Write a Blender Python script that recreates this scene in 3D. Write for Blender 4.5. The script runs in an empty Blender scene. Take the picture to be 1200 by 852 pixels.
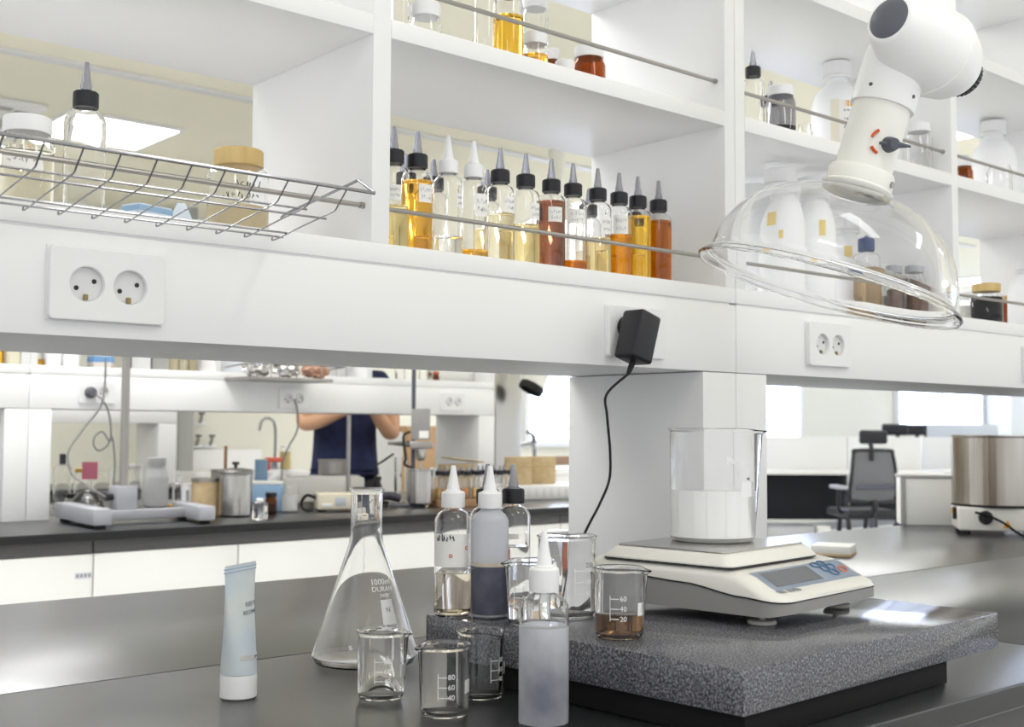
import bpy, bmesh, math, random
from mathutils import Vector, Matrix
random.seed(7)
PI = math.pi
SC = bpy.context.scene
COL = SC.collection

# ------------------------------------------------------------------ camera
F_PX = 1408.19                       # focal length for a 1200 px wide frame
YAW, PITCH, ROLL = 0.712545, 0.054415, 0.005385
EYE = Vector((0, 0, 1.1434))
_F = Vector((math.sin(YAW), math.cos(YAW), 0)); _R = Vector((math.cos(YAW), -math.sin(YAW), 0)); _U = Vector((0, 0, 1))
CF = _F * math.cos(PITCH) + _U * math.sin(PITCH)
_U2 = _U * math.cos(PITCH) - _F * math.sin(PITCH)
CR = _R * math.cos(ROLL) + _U2 * math.sin(ROLL)
CU = _U2 * math.cos(ROLL) - _R * math.sin(ROLL)
cam_d = bpy.data.cameras.new('camera'); cam = bpy.data.objects.new('camera', cam_d); COL.objects.link(cam)
cam_d.sensor_width = 36; cam_d.sensor_fit = 'HORIZONTAL'; cam_d.lens = F_PX / 1200 * 36
cam_d.clip_start = .05; cam_d.clip_end = 60
M = Matrix.Identity(4)
for i in range(3):
    M[i][0], M[i][1], M[i][2], M[i][3] = CR[i], CU[i], -CF[i], EYE[i]
cam.matrix_world = M
cam_d.dof.use_dof = True; cam_d.dof.focus_distance = 1.5; cam_d.dof.aperture_fstop = 9
SC.camera = cam

def ray(px, py): return CF + CR * ((px - 600) / F_PX) - CU * ((py - 426) / F_PX)
def at(px, py, n):                    # point of the plane y = n seen at px, py
    d = ray(px, py); return EYE + d * (n / d.y)
def ux(px, n, py=480): return at(px, py, n).x
def atz(px, py, z):
    d = ray(px, py); return EYE + d * ((z - EYE.z) / d.z)
def facing(x, y): return math.atan2(-y, -x)

# ------------------------------------------------------------------ materials
def lin(c): return tuple(((v / 255) / 12.92 if v <= 10 else (((v / 255) + .055) / 1.055) ** 2.4) for v in c)
MATS = {}
def mat(name, rgb, rough=.5, metal=0., trans=0., ior=1.45, coat=0., emit=0., alpha=1., spec=.5, sss=0., raw=False):
    if name in MATS: return MATS[name]
    m = bpy.data.materials.new(name); m.use_nodes = True
    b = m.node_tree.nodes['Principled BSDF']; c = rgb if raw else lin(rgb)
    b.inputs['Base Color'].default_value = (*c, 1); b.inputs['Roughness'].default_value = rough
    b.inputs['Metallic'].default_value = metal; b.inputs['Transmission Weight'].default_value = trans
    b.inputs['IOR'].default_value = ior; b.inputs['Coat Weight'].default_value = coat
    b.inputs['Coat Roughness'].default_value = .08
    b.inputs['Alpha'].default_value = alpha; b.inputs['Specular IOR Level'].default_value = spec
    if sss: b.inputs['Subsurface Weight'].default_value = sss; b.inputs['Subsurface Radius'].default_value = (.01, .01, .01)
    if emit:
        b.inputs['Emission Color'].default_value = (*c, 1); b.inputs['Emission Strength'].default_value = emit
    MATS[name] = m; return m
def noisy(name, c1, c2, scale, rough=.5, detail=2, lo=.35, hi=.65, bump=0, metal=0, kind='noise', stretch=None, c3=None):
    m = mat(name, c1, rough, metal); nt = m.node_tree; b = nt.nodes['Principled BSDF']
    tc = nt.nodes.new('ShaderNodeTexCoord'); src = tc.outputs['Object']
    if stretch:
        mp = nt.nodes.new('ShaderNodeMapping'); mp.inputs['Scale'].default_value = stretch
        nt.links.new(src, mp.inputs['Vector']); src = mp.outputs['Vector']
    n = nt.nodes.new('ShaderNodeTexNoise'); n.inputs['Scale'].default_value = scale; n.inputs['Detail'].default_value = detail
    nt.links.new(src, n.inputs['Vector'])
    r = nt.nodes.new('ShaderNodeValToRGB'); r.color_ramp.elements[0].position = lo; r.color_ramp.elements[1].position = hi
    r.color_ramp.elements[0].color = (*lin(c1), 1); r.color_ramp.elements[1].color = (*lin(c2), 1)
    if c3:
        e = r.color_ramp.elements.new((lo + hi) / 2); e.color = (*lin(c3), 1)
    nt.links.new(n.outputs['Fac'], r.inputs['Fac']); nt.links.new(r.outputs['Color'], b.inputs['Base Color'])
    if bump:
        bp = nt.nodes.new('ShaderNodeBump'); bp.inputs['Strength'].default_value = bump; bp.inputs['Distance'].default_value = .002
        nt.links.new(n.outputs['Fac'], bp.inputs['Height']); nt.links.new(bp.outputs['Normal'], b.inputs['Normal'])
    return m
def liquid(name, rgb, rough=0.):      # light crosses the surface twice, so the tint is the root of the seen colour
    c = tuple(math.sqrt(v) for v in lin(rgb))
    return mat(name, c, rough, trans=1, ior=1.33, raw=True)

LAM = mat('white_laminate', (246, 246, 246), .38)
LAM2 = mat('white_cabinet_front', (240, 240, 237), .35)
WHITE = mat('white_plastic', (243, 243, 243), .35)
IVORY = mat('ivory_plastic', (238, 236, 229), .4)
CAPW = mat('white_cap_plastic', (245, 245, 246), .4)
HDPE = mat('milky_plastic', (250, 251, 253), .45)
BLACKP = mat('black_plastic', (34, 34, 40), .42)
BLACKR = mat('black_rubber', (18, 18, 20), .6)
GREYP = mat('grey_plastic', (152, 151, 149), .45)
GREYD = mat('dark_grey_plastic', (82, 84, 96), .4)
GREYL = mat('light_grey_enamel', (172, 173, 180), .4)
STEEL = mat('brushed_steel', (196, 194, 190), .24, metal=1)
CHROME = mat('chrome_wire', (158, 158, 162), .2, metal=1)
STEELD = mat('dull_steel', (168, 164, 160), .38, metal=1)
BLACKTOP = noisy('black_phenolic_top', (44, 45, 48), (47, 48, 51), 30, .30)
for _k, _v in (('Coat Weight', .3), ('Coat Roughness', .24), ('Coat IOR', 1.5)): BLACKTOP.node_tree.nodes['Principled BSDF'].inputs[_k].default_value = _v
TOPEDGE = mat('black_phenolic_edge', (20, 20, 23), .4)
GREYSTRIP = mat('grey_strip', (84, 83, 84), .5)
GLASS = mat('clear_glass', (255, 255, 255), 0, trans=1, ior=1.40)
PLEX = mat('clear_acrylic', (255, 255, 255), .02, trans=1, ior=1.3)
PET = mat('clear_plastic', (255, 255, 255), .02, trans=1, ior=1.4)
FROST = mat('frosted_plastic', (246, 247, 252), .34, trans=.7, ior=1.3)
NOZG = mat('smoky_nozzle', (188, 188, 196), .2, trans=.6, ior=1.35)
AMBERG = liquid('amber_glass', (150, 66, 18))
PAPER = mat('white_paper', (243, 242, 238), .7)
INK = mat('dark_ink', (58, 58, 74), .7)
INKG = mat('grey_ink', (150, 154, 162), .7)
WMARK = mat('white_enamel_mark', (246, 247, 248), .5)
CARDB = noisy('cardboard', (196, 172, 132), (206, 184, 146), 40, .8)
WOODCAP = noisy('bamboo_cap', (206, 174, 112), (220, 190, 130), 60, .55, stretch=(1, 1, .15))
SKIN = mat('skin', (214, 166, 132), .5, sss=.05)
NAVY = noisy('navy_cloth', (22, 28, 60), (32, 40, 78), 14, .85)
WALLP = mat('wall_paint', (236, 234, 222), .8)
CEILP = mat('ceiling_paint', (252, 248, 228), .85)
FLOORM = noisy('grey_vinyl_floor', (230, 230, 229), (238, 238, 237), 12, .45)
GRANITE = noisy('grey_granite', (54, 54, 61), (146, 146, 150), 430, .12, detail=3, lo=.34, hi=.68, c3=(96, 96, 103))
BASEB = mat('black_foam_rubber', (8, 8, 9), .9)

# ------------------------------------------------------------------ mesh helpers
def box(bm, x0, x1, y0, y1, z0, z1, bev=0, seg=2, mtx=None):
    v = [bm.verts.new((x, y, z)) for z in (z0, z1) for y in (y0, y1) for x in (x0, x1)]
    fs = [bm.faces.new([v[i] for i in q]) for q in ((0, 2, 3, 1), (4, 5, 7, 6), (0, 1, 5, 4), (2, 6, 7, 3), (0, 4, 6, 2), (1, 3, 7, 5))]
    vs = v
    if bev:
        es = list({e for f in fs for e in f.edges})
        r = bmesh.ops.bevel(bm, geom=es, offset=bev, segments=seg, affect='EDGES', profile=.5)
        vs = list({w for f in r['faces'] for w in f.verts} | {w for f in fs if f.is_valid for w in f.verts})
    if mtx is not None:
        for w in vs:
            if w.is_valid: w.co = mtx @ w.co
    return bm
def lathe(bm, prof, seg=32, mtx=None, closed=False, mod=None, a0=0., a1=None):
    full = a1 is None
    n = seg if full else seg + 1
    rings = []
    for r, z in prof:
        if abs(r) < 1e-7:
            p = Vector((0, 0, z)); rings.append([bm.verts.new(mtx @ p if mtx else p)])
            continue
        row = []
        for k in range(n):
            a = a0 + (2 * PI * k / seg if full else (a1 - a0) * k / seg)
            rr, zz = mod(a, r, z) if mod else (r, z)
            p = Vector((rr * math.cos(a), rr * math.sin(a), zz)); row.append(bm.verts.new(mtx @ p if mtx else p))
        rings.append(row)
    pairs = list(zip(rings, rings[1:])) + ([(rings[-1], rings[0])] if closed else [])
    for A, B in pairs:
        for k in range(seg):
            k2 = (k + 1) % n
            if len(A) == 1 and len(B) == 1: continue
            try:
                if len(A) == 1: bm.faces.new((A[0], B[k2], B[k]))
                elif len(B) == 1: bm.faces.new((A[k], A[k2], B[0]))
                else: bm.faces.new((A[k], A[k2], B[k2], B[k]))
            except ValueError: pass
    return bm
def catmull(pts, n=8, closed=False):
    P = [Vector(p) for p in pts]; out = []; m = len(P)
    rng = range(m if closed else m - 1)
    for i in rng:
        g = (lambda k: P[k % m]) if closed else (lambda k: P[min(max(k, 0), m - 1)])
        a, b, c, d = g(i - 1), g(i), g(i + 1), g(i + 2)
        for k in range(n):
            t = k / n
            out.append(.5 * ((2 * b) + (c - a) * t + (2 * a - 5 * b + 4 * c - d) * t * t + (3 * b - a - 3 * c + d) * t ** 3))
    if not closed: out.append(P[-1])
    return out
def tube(bm, pts, r, seg=8, closed=False, mtx=None):
    P = [Vector(p) for p in pts]; m = len(P); rings = []; prev = None
    for i in range(m):
        a = P[(i - 1) % m] if (closed or i) else P[0]; b = P[(i + 1) % m] if (closed or i < m - 1) else P[-1]
        t = (b - a).normalized()
        if prev is None:
            prev = t.orthogonal().normalized()
        prev = (prev - t * prev.dot(t)); prev = prev.normalized() if prev.length > 1e-6 else t.orthogonal().normalized()
        bi = t.cross(prev); rr = r[i] if isinstance(r, (list, tuple)) else r
        row = []
        for k in range(seg):
            a_ = 2 * PI * k / seg; q = P[i] + (prev * math.cos(a_) + bi * math.sin(a_)) * rr
            row.append(bm.verts.new(mtx @ q if mtx else q))
        rings.append(row)
    prs = list(zip(rings, rings[1:])) + ([(rings[-1], rings[0])] if closed else [])
    for A, B in prs:
        for k in range(seg):
            k2 = (k + 1) % seg; bm.faces.new((A[k], A[k2], B[k2], B[k]))
    if not closed:
        bm.faces.new(rings[0][::-1]); bm.faces.new(rings[-1])
    return bm
def BM(): return bmesh.new()
def mesh_of(name, bm, sharp=35, flat=False):
    bmesh.ops.recalc_face_normals(bm, faces=bm.faces[:])
    me = bpy.data.meshes.new(name); bm.to_mesh(me); bm.free()
    if not flat:
        for p in me.polygons: p.use_smooth = True
        me.set_sharp_from_angle(angle=math.radians(sharp))
    return me
def link(name, me, m, parent=None, loc=None, rot=None):
    o = bpy.data.objects.new(name, me)
    if m is not None and not me.materials: me.materials.append(m)
    COL.objects.link(o)
    if parent is not None: o.parent = parent
    if loc is not None: o.location = loc
    if rot is not None: o.rotation_euler = rot
    return o
def obj(name, bm, m, parent=None, loc=None, rot=None, sharp=35):
    return link(name, mesh_of(name, bm, sharp), m, parent, loc, rot)
CACHE = {}
def shared(key, name, fn, m, parent, loc=None, rot=None):
    k = (key, m.name)
    if k not in CACHE:
        bm = BM(); fn(bm); CACHE[k] = mesh_of(name, bm)
    return link(name, CACHE[k], m, parent, loc, rot)
def tag(o, label=None, cat=None, group=None, kind=None):
    if label: o['label'] = label
    if cat: o['category'] = cat
    if group: o['group'] = group
    if kind: o['kind'] = kind
    return o
def thing(name, label, cat, loc=(0, 0, 0), rz=0, group=None):
    o = bpy.data.objects.new(name, None); COL.objects.link(o); o.location = loc; o.rotation_euler = (0, 0, rz)
    o.empty_display_size = .05
    return tag(o, label, cat, group)
def struct(name, bm, m):
    o = obj(name, bm, m); o['kind'] = 'structure'; return o
def text_mesh(s, size, ext=.0002, align='CENTER', bold=0):
    cu = bpy.data.curves.new('t', 'FONT'); cu.body = s; cu.size = size; cu.extrude = ext; cu.align_x = align; cu.align_y = 'CENTER'
    cu.resolution_u = 3; cu.offset = bold
    o = bpy.data.objects.new('t', cu); COL.objects.link(o)
    dg = bpy.context.evaluated_depsgraph_get(); me = bpy.data.meshes.new_from_object(o.evaluated_get(dg))
    bpy.data.objects.remove(o); bpy.data.curves.remove(cu)
    return me
def text_wrap(name, s, size, R, ang, z, m, parent, ext=.00015, cone=None, bold=0):
    me = text_mesh(s, size, ext, bold=bold); me.name = name; me.materials.clear()
    for v in me.vertices:
        zz = z + v.co.y; rr = (cone(zz) if cone else R) + .00025 + v.co.z; a = ang + v.co.x / (cone(zz) if cone else R)
        v.co = (rr * math.cos(a), rr * math.sin(a), zz)
    return link(name, me, m, parent)
def text_flat(name, s, size, m, parent, mtx, ext=.0002, align='CENTER', bold=0):
    me = text_mesh(s, size, ext, align, bold); me.name = name; me.materials.clear(); me.transform(mtx)
    return link(name, me, m, parent)
def patch(bm, R, a0, a1, z0, z1, seg=10, t=.0003, cone=None, zseg=1):
    # thin curved sheet on a cylinder (or cone) with its own thickness
    def P(a, z, off): r = (cone(z) if cone else R) + off; return bm.verts.new((r * math.cos(a), r * math.sin(a), z))
    g = [[[P(a0 + (a1 - a0) * k / seg, z0 + (z1 - z0) * j / zseg, off) for k in range(seg + 1)] for j in range(zseg + 1)] for off in (.00012, .00012 + t)]
    for s in (0, 1):
        for j in range(zseg):
            for k in range(seg): bm.faces.new((g[s][j][k], g[s][j][k + 1], g[s][j + 1][k + 1], g[s][j + 1][k]))
    for k in range(seg):
        for j in (0, zseg): bm.faces.new((g[0][j][k], g[0][j][k + 1], g[1][j][k + 1], g[1][j][k]))
    for j in range(zseg):
        for k in (0, seg): bm.faces.new((g[0][j][k], g[0][j + 1][k], g[1][j + 1][k], g[1][j][k]))
    return bm
def scribble(bm, R, ang, z, w, h, n, rr=.0003):
    # pen strokes of a handwritten word on a cylinder
    x = -w / 2
    for _ in range(n):
        cw = w / n * .75; pts = []
        for k in range(4):
            a = ang + (x + random.uniform(0, cw)) / R; zz = z + random.uniform(-h / 2, h / 2)
            pts.append(((R + .0006) * math.cos(a), (R + .0006) * math.sin(a), zz))
        tube(bm, pts, rr, 4); x += w / n
    return bm
def poly_plate(outer, holes, depth, bev):
    cu = bpy.data.curves.new('p', 'CURVE'); cu.dimensions = '2D'; cu.fill_mode = 'BOTH'; cu.extrude = depth / 2 - bev; cu.bevel_depth = bev; cu.bevel_resolution = 1
    for lp in [outer] + holes:
        s = cu.splines.new('POLY'); s.points.add(len(lp) - 1); s.use_cyclic_u = True
        for p, q in zip(s.points, lp): p.co = (q[0], q[1], 0, 1)
    o = bpy.data.objects.new('p', cu); COL.objects.link(o)
    dg = bpy.context.evaluated_depsgraph_get(); me = bpy.data.meshes.new_from_object(o.evaluated_get(dg))
    bpy.data.objects.remove(o); bpy.data.curves.remove(cu); me.materials.clear()
    for p in me.polygons: p.use_smooth = True
    me.set_sharp_from_angle(angle=.5)
    return me
def rrect(w, h, r, n=4):
    out = []
    for cx, cy, a in ((w / 2 - r, h / 2 - r, 0), (-w / 2 + r, h / 2 - r, 90), (-w / 2 + r, -h / 2 + r, 180), (w / 2 - r, -h / 2 + r, 270)):
        for k in range(n + 1):
            t = math.radians(a + 90 * k / n); out.append((cx + r * math.cos(t), cy + r * math.sin(t)))
    return out
def circ(cx, cy, r, n=24): return [(cx + r * math.cos(2 * PI * k / n), cy + r * math.sin(2 * PI * k / n)) for k in range(n)]
WORLD, EXPO = 1.06, -0.03
# ------------------------------------------------------------------ the room
X0, X1, Y1, CEIL = -2.2, 16.5, 8.2, 2.7
struct('floor', box(BM(), X0, X1, -3, Y1, -.05, 0), FLOORM)
struct('ceiling', box(BM(), X0, X1, -3, Y1, CEIL, CEIL + .05), CEILP)
struct('wall_north', box(BM(), X0, X1, Y1, Y1 + .12, 0, CEIL), WALLP)
struct('wall_east', box(BM(), X1, X1 + .12, -3, Y1 + .12, 0, CEIL), WALLP)
struct('baseboard_north', box(BM(), X0, X1, Y1 - .015, Y1, 0, .09, .003), mat('grey_skirting', (150, 150, 150), .5))
struct('trim_1', box(BM(), X0, 9.5, 5.04, 5.11, CEIL - .012, CEIL - .0005, .003), mat('ceiling_strip', (232, 232, 230), .5))
xa, xb = ux(1167, Y1 - .2, 500), ux(1400, Y1 - .2, 500)
struct('column_pillar', box(BM(), xa, min(xb, X1 - .02), Y1 - .42, Y1 - .001, 0, CEIL - .001, .01), mat('pillar_paint', (222, 221, 214), .8))
SKYW = mat('daylight_glass', (212, 225, 255), .3, emit=5.5)
BLIND = mat('white_blind', (238, 241, 248), .6, trans=.0)
def window(k, x0, x1, z0, z1):
    w = thing('window_%d' % k, None, None, (0, 0, 0)); w['kind'] = 'structure'
    b = BM(); t = .05
    for q in ((x0, x1, z0, z0 + t), (x0, x1, z1 - t, z1), (x0, x0 + t, z0 + t, z1 - t), (x1 - t, x1, z0 + t, z1 - t), ((x0 + x1) / 2 - .02, (x0 + x1) / 2 + .02, z0 + t, z1 - t)):
        box(b, q[0], q[1], Y1 - .06, Y1 - .001, q[2], q[3], .004)
    obj('window_frame', b, mat('window_frame_white', (236, 238, 242), .4), w)
    obj('window_pane', box(BM(), x0 + t, x1 - t, Y1 - .03, Y1 - .024, z0 + t, z1 - t), SKYW, w)
    b = BM(); n = int((z1 - z0) / .11)
    for i in range(n):
        z = z0 + .05 + i * .11
        box(b, x0 + .02, x1 - .02, Y1 - .085, Y1 - .075, z, z + .018, .002)
    obj('window_blind', b, BLIND, w)
    return w
window(1, ux(611, Y1, 480), ux(720, Y1, 480), .98, 2.55)
window(2, ux(840, Y1, 480), ux(936, Y1, 480), .98, 2.55)
window(3, ux(1047, Y1, 480), xa - .05, 1.10, 2.62)

w4 = thing('window_4', None, None); w4['kind'] = 'structure'  # glowing pane added out of view to throw bluish light into the office
obj('window_pane', box(BM(), X1 - .03, X1 - .02, -2, 7.6, .9, 2.6), mat('added_fill_glow', (222, 232, 255), .3, emit=1.6), w4)
bq = BM(); box(bq, X1 - .04, X1 - .001, -2.05, 7.65, .85, .9, .003); box(bq, X1 - .04, X1 - .001, -2.05, 7.65, 2.6, 2.65, .003); obj('window_frame', bq, MATS['window_frame_white'], w4)
# ceiling lights
def ceiling_light(x, y, w, l, label, strength=14):
    t = thing('ceiling_light', label, 'ceiling light', (x, y, CEIL), 0, 'ceiling light panels')
    b = BM(); e = .018
    for q in ((-w / 2, w / 2, -l / 2, -l / 2 + e), (-w / 2, w / 2, l / 2 - e, l / 2), (-w / 2, -w / 2 + e, -l / 2 + e, l / 2 - e), (w / 2 - e, w / 2, -l / 2 + e, l / 2 - e)):
        box(b, q[0], q[1], q[2], q[3], -.02, -.0005, .003)
    obj('frame', b, WHITE, t)
    m = mat('light_diffuser_%g' % strength, (254, 254, 255), .5, emit=strength)
    obj('diffuser', box(BM(), -w / 2 + e, w / 2 - e, -l / 2 + e, l / 2 - e, -.014, -.004), m, t)
    return t
E = []
LP = [(2.45, 6.1, .6, .6, 'square ceiling light panel seen above the clear black-capped bottle'),
      (4.1, 1.9, .62, .62, 'ceiling light panel glowing at the top right corner beside the white elbow'),
      (1.2, -.2, .3, 1.25, None), (-.6, -.6, .3, 1.25, None), (3.0, -.6, .3, 1.25, None), (1.15, 2.7, .6, 1.2, None), (1.5, 4.0, .6, 1.2, None),
      (5.6, 3.6, .6, 1.2, None), (6.2, 6.3, .6, 1.2, None), (11.6, 6.3, .5, .9, 'far ceiling light strip above the office windows'), (9.0, 4.0, .6, 1.2, None), (-.8, 2.6, .6, 1.2, None), (13, 3.2, .6, 1.2, None)]
for x, y, w, l, lb in LP:
    ceiling_light(x, y, w, l, lb or 'long ceiling light panel over the laboratory aisles', 9.5 if y < 0 else (10 if x > 8 or 2 < y < 3 else 15))
t = thing('air_vent', 'white square ceiling air vent above the left wire basket', 'air vent', (1.72, 6.15, CEIL), 0)
obj('frame', box(BM(), -.33, .33, -.33, .33, -.03, -.001, .006), WHITE, t)
b = BM()
for s in (-1, 1):
    box(b, s * .24 - .03, s * .24 + .03, -.24, .24, -.036, -.031, .002); box(b, -.19, .19, s * .24 - .03, s * .24 + .03, -.036, -.031, .002)
obj('louvre', b, mat('vent_grey', (176, 176, 172), .5), t)

# ------------------------------------------------------------------ benches
ZT = .85
def worktop(name, x0, x1, y0, y1, z, label, m=None):
    t = thing(name, label, 'worktop', (0, 0, 0))
    s = obj('top_slab', box(BM(), x0, x1, y0, y1, z - .028, z, .002), m or BLACKTOP, t)
    s.data.materials.append(TOPEDGE)
    for p in s.data.polygons: p.material_index = 1 if abs(p.normal.z) < .3 else 0
    return t
SEAM_Y, SEAM_X, B_END = 1.3758, 1.63, 3.9
g = .0015
worktop('worktop', -1.3, SEAM_X - g, .6848, SEAM_Y - g, ZT, 'black worktop slab carrying the beakers, flask and granite plate')
worktop('worktop', SEAM_X + g, B_END, .6848, SEAM_Y - g, ZT, 'black worktop slab on the near side to the right of the granite plate')
worktop('worktop', -1.3, SEAM_X - g, SEAM_Y + g, 2.0607, ZT, 'black worktop slab behind the shelf, left part facing the opposite bench')
worktop('worktop', SEAM_X + g, B_END, SEAM_Y + g, 2.0607, ZT, 'black worktop slab under the steel drum heater, behind the shelf')
_wt = [o for o in COL.objects if o.name.startswith('worktop')]
obj('seam_shade_strip', box(BM(), -1.3, SEAM_X - .004, SEAM_Y - g, SEAM_Y + g, ZT - .027, ZT - .005), BLACKR, _wt[2]); obj('seam_shade_strip', box(BM(), SEAM_X + .004, B_END, SEAM_Y - g, SEAM_Y + g, ZT - .027, ZT - .005), BLACKR, _wt[3])  # black strips put into the slab gaps to keep the seam lines dark
obj('seam_shade_strip', box(BM(), SEAM_X - g, SEAM_X + g, .686, SEAM_Y - .004, ZT - .027, ZT - .005), BLACKR, _wt[1]); obj('seam_shade_strip', box(BM(), SEAM_X - g, SEAM_X + g, SEAM_Y + .004, 2.06, ZT - .027, ZT - .005), BLACKR, _wt[3])
def cabinet(x0, x1, yf, depth, z, label, sgn=1, group=None, doors=2, note=False):
    # door fronts look towards -y (sgn 1) or +y (sgn -1)
    t = thing('base_cabinet', label, 'cabinet', (0, 0, 0), 0, group)
    y0, y1 = (yf, yf + depth) if sgn > 0 else (yf - depth, yf)
    g = .002
    obj('carcass', box(BM(), x0 + g, x1 - g, y0 + .022, y1 - .002, .08, z - .0295), LAM2, t)
    obj('plinth', box(BM(), x0 + g, x1 - g, y0 + .06, y1 - .05, 0.0005, .0795), BLACKP, t)
    ys = (y0 + .004, y0 + .0215)
    obj('grey_strip', box(BM(), x0 + g, x1 - g, ys[0] + .004, ys[1], z - .066, z - .029, .002), GREYSTRIP, t)  # dark grey strip between worktop and doors
    w = (x1 - x0) / doors
    for k in range(doors):
        d = obj('door', box(BM(), x0 + k * w + .0022, x0 + (k + 1) * w - .0022, ys[0], ys[1], .09, z - .068, .002), LAM2, t)
        hx = x0 + (k + 1) * w - .05 if k % 2 == 0 else x0 + k * w + .05
        obj('handle', tube(BM(), [(hx, ys[0] - .0005, .40), (hx, ys[0] - .022, .41), (hx, ys[0] - .022, .50), (hx, ys[0] - .0005, .51)], .004, 8), STEELD, d)
    if note:
        mt = Matrix.Translation((x1 - .028, ys[0] - .0005, .70)) @ Matrix.Rotation(PI / 2, 4, 'X')
        pl = obj('door_tag', box(BM(), x1 - .055, x1 - .004, ys[0] - .0006, ys[0] - .0001, .691, .709), mat('tag_grey', (214, 216, 220), .5), t)
        b = BM()
        for i in range(4): box(b, x1 - .052 + i * .012, x1 - .044 + i * .012, ys[0] - .0009, ys[0] - .0006, .695, .705)
        obj('lettering', b, INKG, pl)
    return t
cabinet(.2, 1.16, .70, .6, ZT, 'white cabinet under the near bench below the granite plate', 1)
cabinet(1.16, 2.12, .70, .6, ZT, 'white cabinet under the near bench to the right of the granite plate', 1)
cabinet(-.4, 1.16, 2.045, .6, ZT, 'white cabinet on the back of the near bench, left', -1, doors=3)
cabinet(1.16, 3.86, 2.045, .6, ZT, 'white cabinet on the back of the near bench, right', -1, doors=4)

# opposite bench
ZO, YO = .83, 3.55
worktop('worktop', -.6, 4.62, YO, YO + .69, ZO, 'black worktop of the opposite bench under the stand and steel pot')
worktop('worktop', -.6, 4.62, YO + .6915, YO + 1.38, ZO, 'black worktop on the far half of the opposite bench')
c1 = ux(112, YO, 660)
ol = ['white bench cabinet at the far left below the opposite worktop', 'white two-door cabinet below the silver stand of the opposite bench',
      'white bench cabinet behind the conical flask', 'white bench cabinet behind the white-capped bottles']
for k in range(4):
    cabinet(c1 + (k - 1) * .96, c1 + k * .96, YO + .012, .62, ZO, ol[k], 1, note=(k == 0))
cabinet(c1 - .96, c1 + 2.88, YO + 1.365, .62, ZO, 'white cabinets on the far side of the opposite bench', -1, doors=6)

# third bench against the far aisle
Y3 = 5.95
x3 = ux(236, Y3, 575)
worktop('worktop', -.6, x3, Y3, Y3 + .7, ZO, 'black worktop of the third bench seen under the far shelf')
cabinet(x3 - 1.93, x3 - .01, Y3 + .012, .62, ZO, 'white cabinet under the third bench worktop at far left', 1, doors=4)

# ------------------------------------------------------------------ shelving units
def shelf_unit(label, x0, x1, yf, yb, zt, zb, zs, zbase, levels, uprights, cols, rails=(), top=2.20, th=.0252, ut=.026):
    t = thing('shelving_unit', label, 'shelf unit', (0, 0, 0))
    g = .0008
    obj('apron', box(BM(), x0 + g, x1 - g, yf, yb, zb, zs - .0016, .0012), LAM, t)
    b = BM(); box(b, x0 + g, x1 - g, yf, yb, zs + .0016, zbase, .0012); box(b, x0 + .01, x1 - .01, yf + .006, yb - .006, zs - .0016, zs + .0016)
    obj('base_board', b, LAM, t)
    for u in uprights:
        obj('upright', box(BM(), u[0], u[1], yf + .0005, yb - .0005, zbase, top, .001), LAM, t)
    us = sorted(uprights)
    for z in levels:
        for a, c in zip(us, us[1:]):
            if c[0] - a[1] < .05: continue
            obj('shelf_board', box(BM(), a[1], c[0], yf, yb, z, z + th, .001), LAM, t)
    obj('top_board', box(BM(), x0 + g, x1 - g, yf, yb, top, top + .025, .001), LAM, t)
    for c in cols:
        obj('support_column', box(BM(), c[0], c[1], yf + .0005, yb - .002, zt + .0006, zb - .0012, .0012), LAM, t)
    for (xa_, xb_, z) in rails:
        r = obj('guard_rail', tube(BM(), [(xa_, yf + .018, z), (xb_, yf + .018, z)], .0032, 10), STEELD, t)
        obj('rail_ferrule', tube(BM(), [(xb_ - .006, yf + .018, z), (xb_ - .0005, yf + .018, z)], .0042, 10), STEELD, r)
    return t
YF, YB = 1.25, 1.5629
ZB, ZS, ZBASE = 1.2377, 1.3502, 1.3771
L2, L3 = 1.6431, 1.912
XU = 1.5665
rz1, rz2 = 1.4255, 1.716
shelf_unit('near white shelving unit with the row of amber bottles and the left wire basket', .1665, XU, YF, YB, ZT, ZB, ZS, ZBASE, (L2, L3),
           [(.1675, .193), (.8457, .8731), (1.5405, 1.5658)], [(.1675, .249), (1.4834, 1.5656)],
           [(.1935, .8452, rz1), (.8736, 1.54, rz1), (.8736, 1.54, rz2 + .005)])
shelf_unit('white shelving unit behind the extraction dome, with milky jugs and brown jars', XU, 3.6665, YF, YB, ZT, ZB, ZS, ZBASE, (L2, L3),
           [(1.5672, 1.5925), (2.2628, 2.2868), (2.9629, 2.988), (3.6405, 3.6658)], [(1.5674, 1.6475), (3.585, 3.6658)],
           [(1.593, 2.2623, rz1), (2.2873, 2.9624, rz1), (1.593, 2.2623, rz2), (2.2873, 2.9624, rz2)])
YO1, YO2 = YO + .51, YO + .82
ca, cb = ux(5, YO1, 500), ux(60.5, YO1, 500)
cc, cd = ux(561, YO1, 500), ux(579.5, YO1, 500)
cm = (ca + cb) / 2
OZB, OZS, OZBASE = 1.203, 1.318, 1.348
shelf_unit('white shelf of the opposite bench at far left, with the yellow box', cm - 2.0, cm, YO1, YO2, ZO, OZB, OZS, OZBASE, (),
           [(cm - 2.0, cm - 1.974), (cm - 1.0, cm - .974), (cm - .026, cm)], [(ca, cm - .001)], top=1.60)
shelf_unit('white shelf of the opposite bench above the steel pot and stirrer', cm, cd, YO1, YO2, ZO, OZB, OZS, OZBASE, (),
           [(cm + .0005, cm + .026), (cm + .67, cm + .695), (cm + 1.34, cm + 1.365), (cd - .026, cd)], [(cm + .001, cb), (cc, cd)], top=1.60)
x3a, x3b = ux(170, Y3 + .5, 520), ux(207, Y3 + .5, 520)
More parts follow.
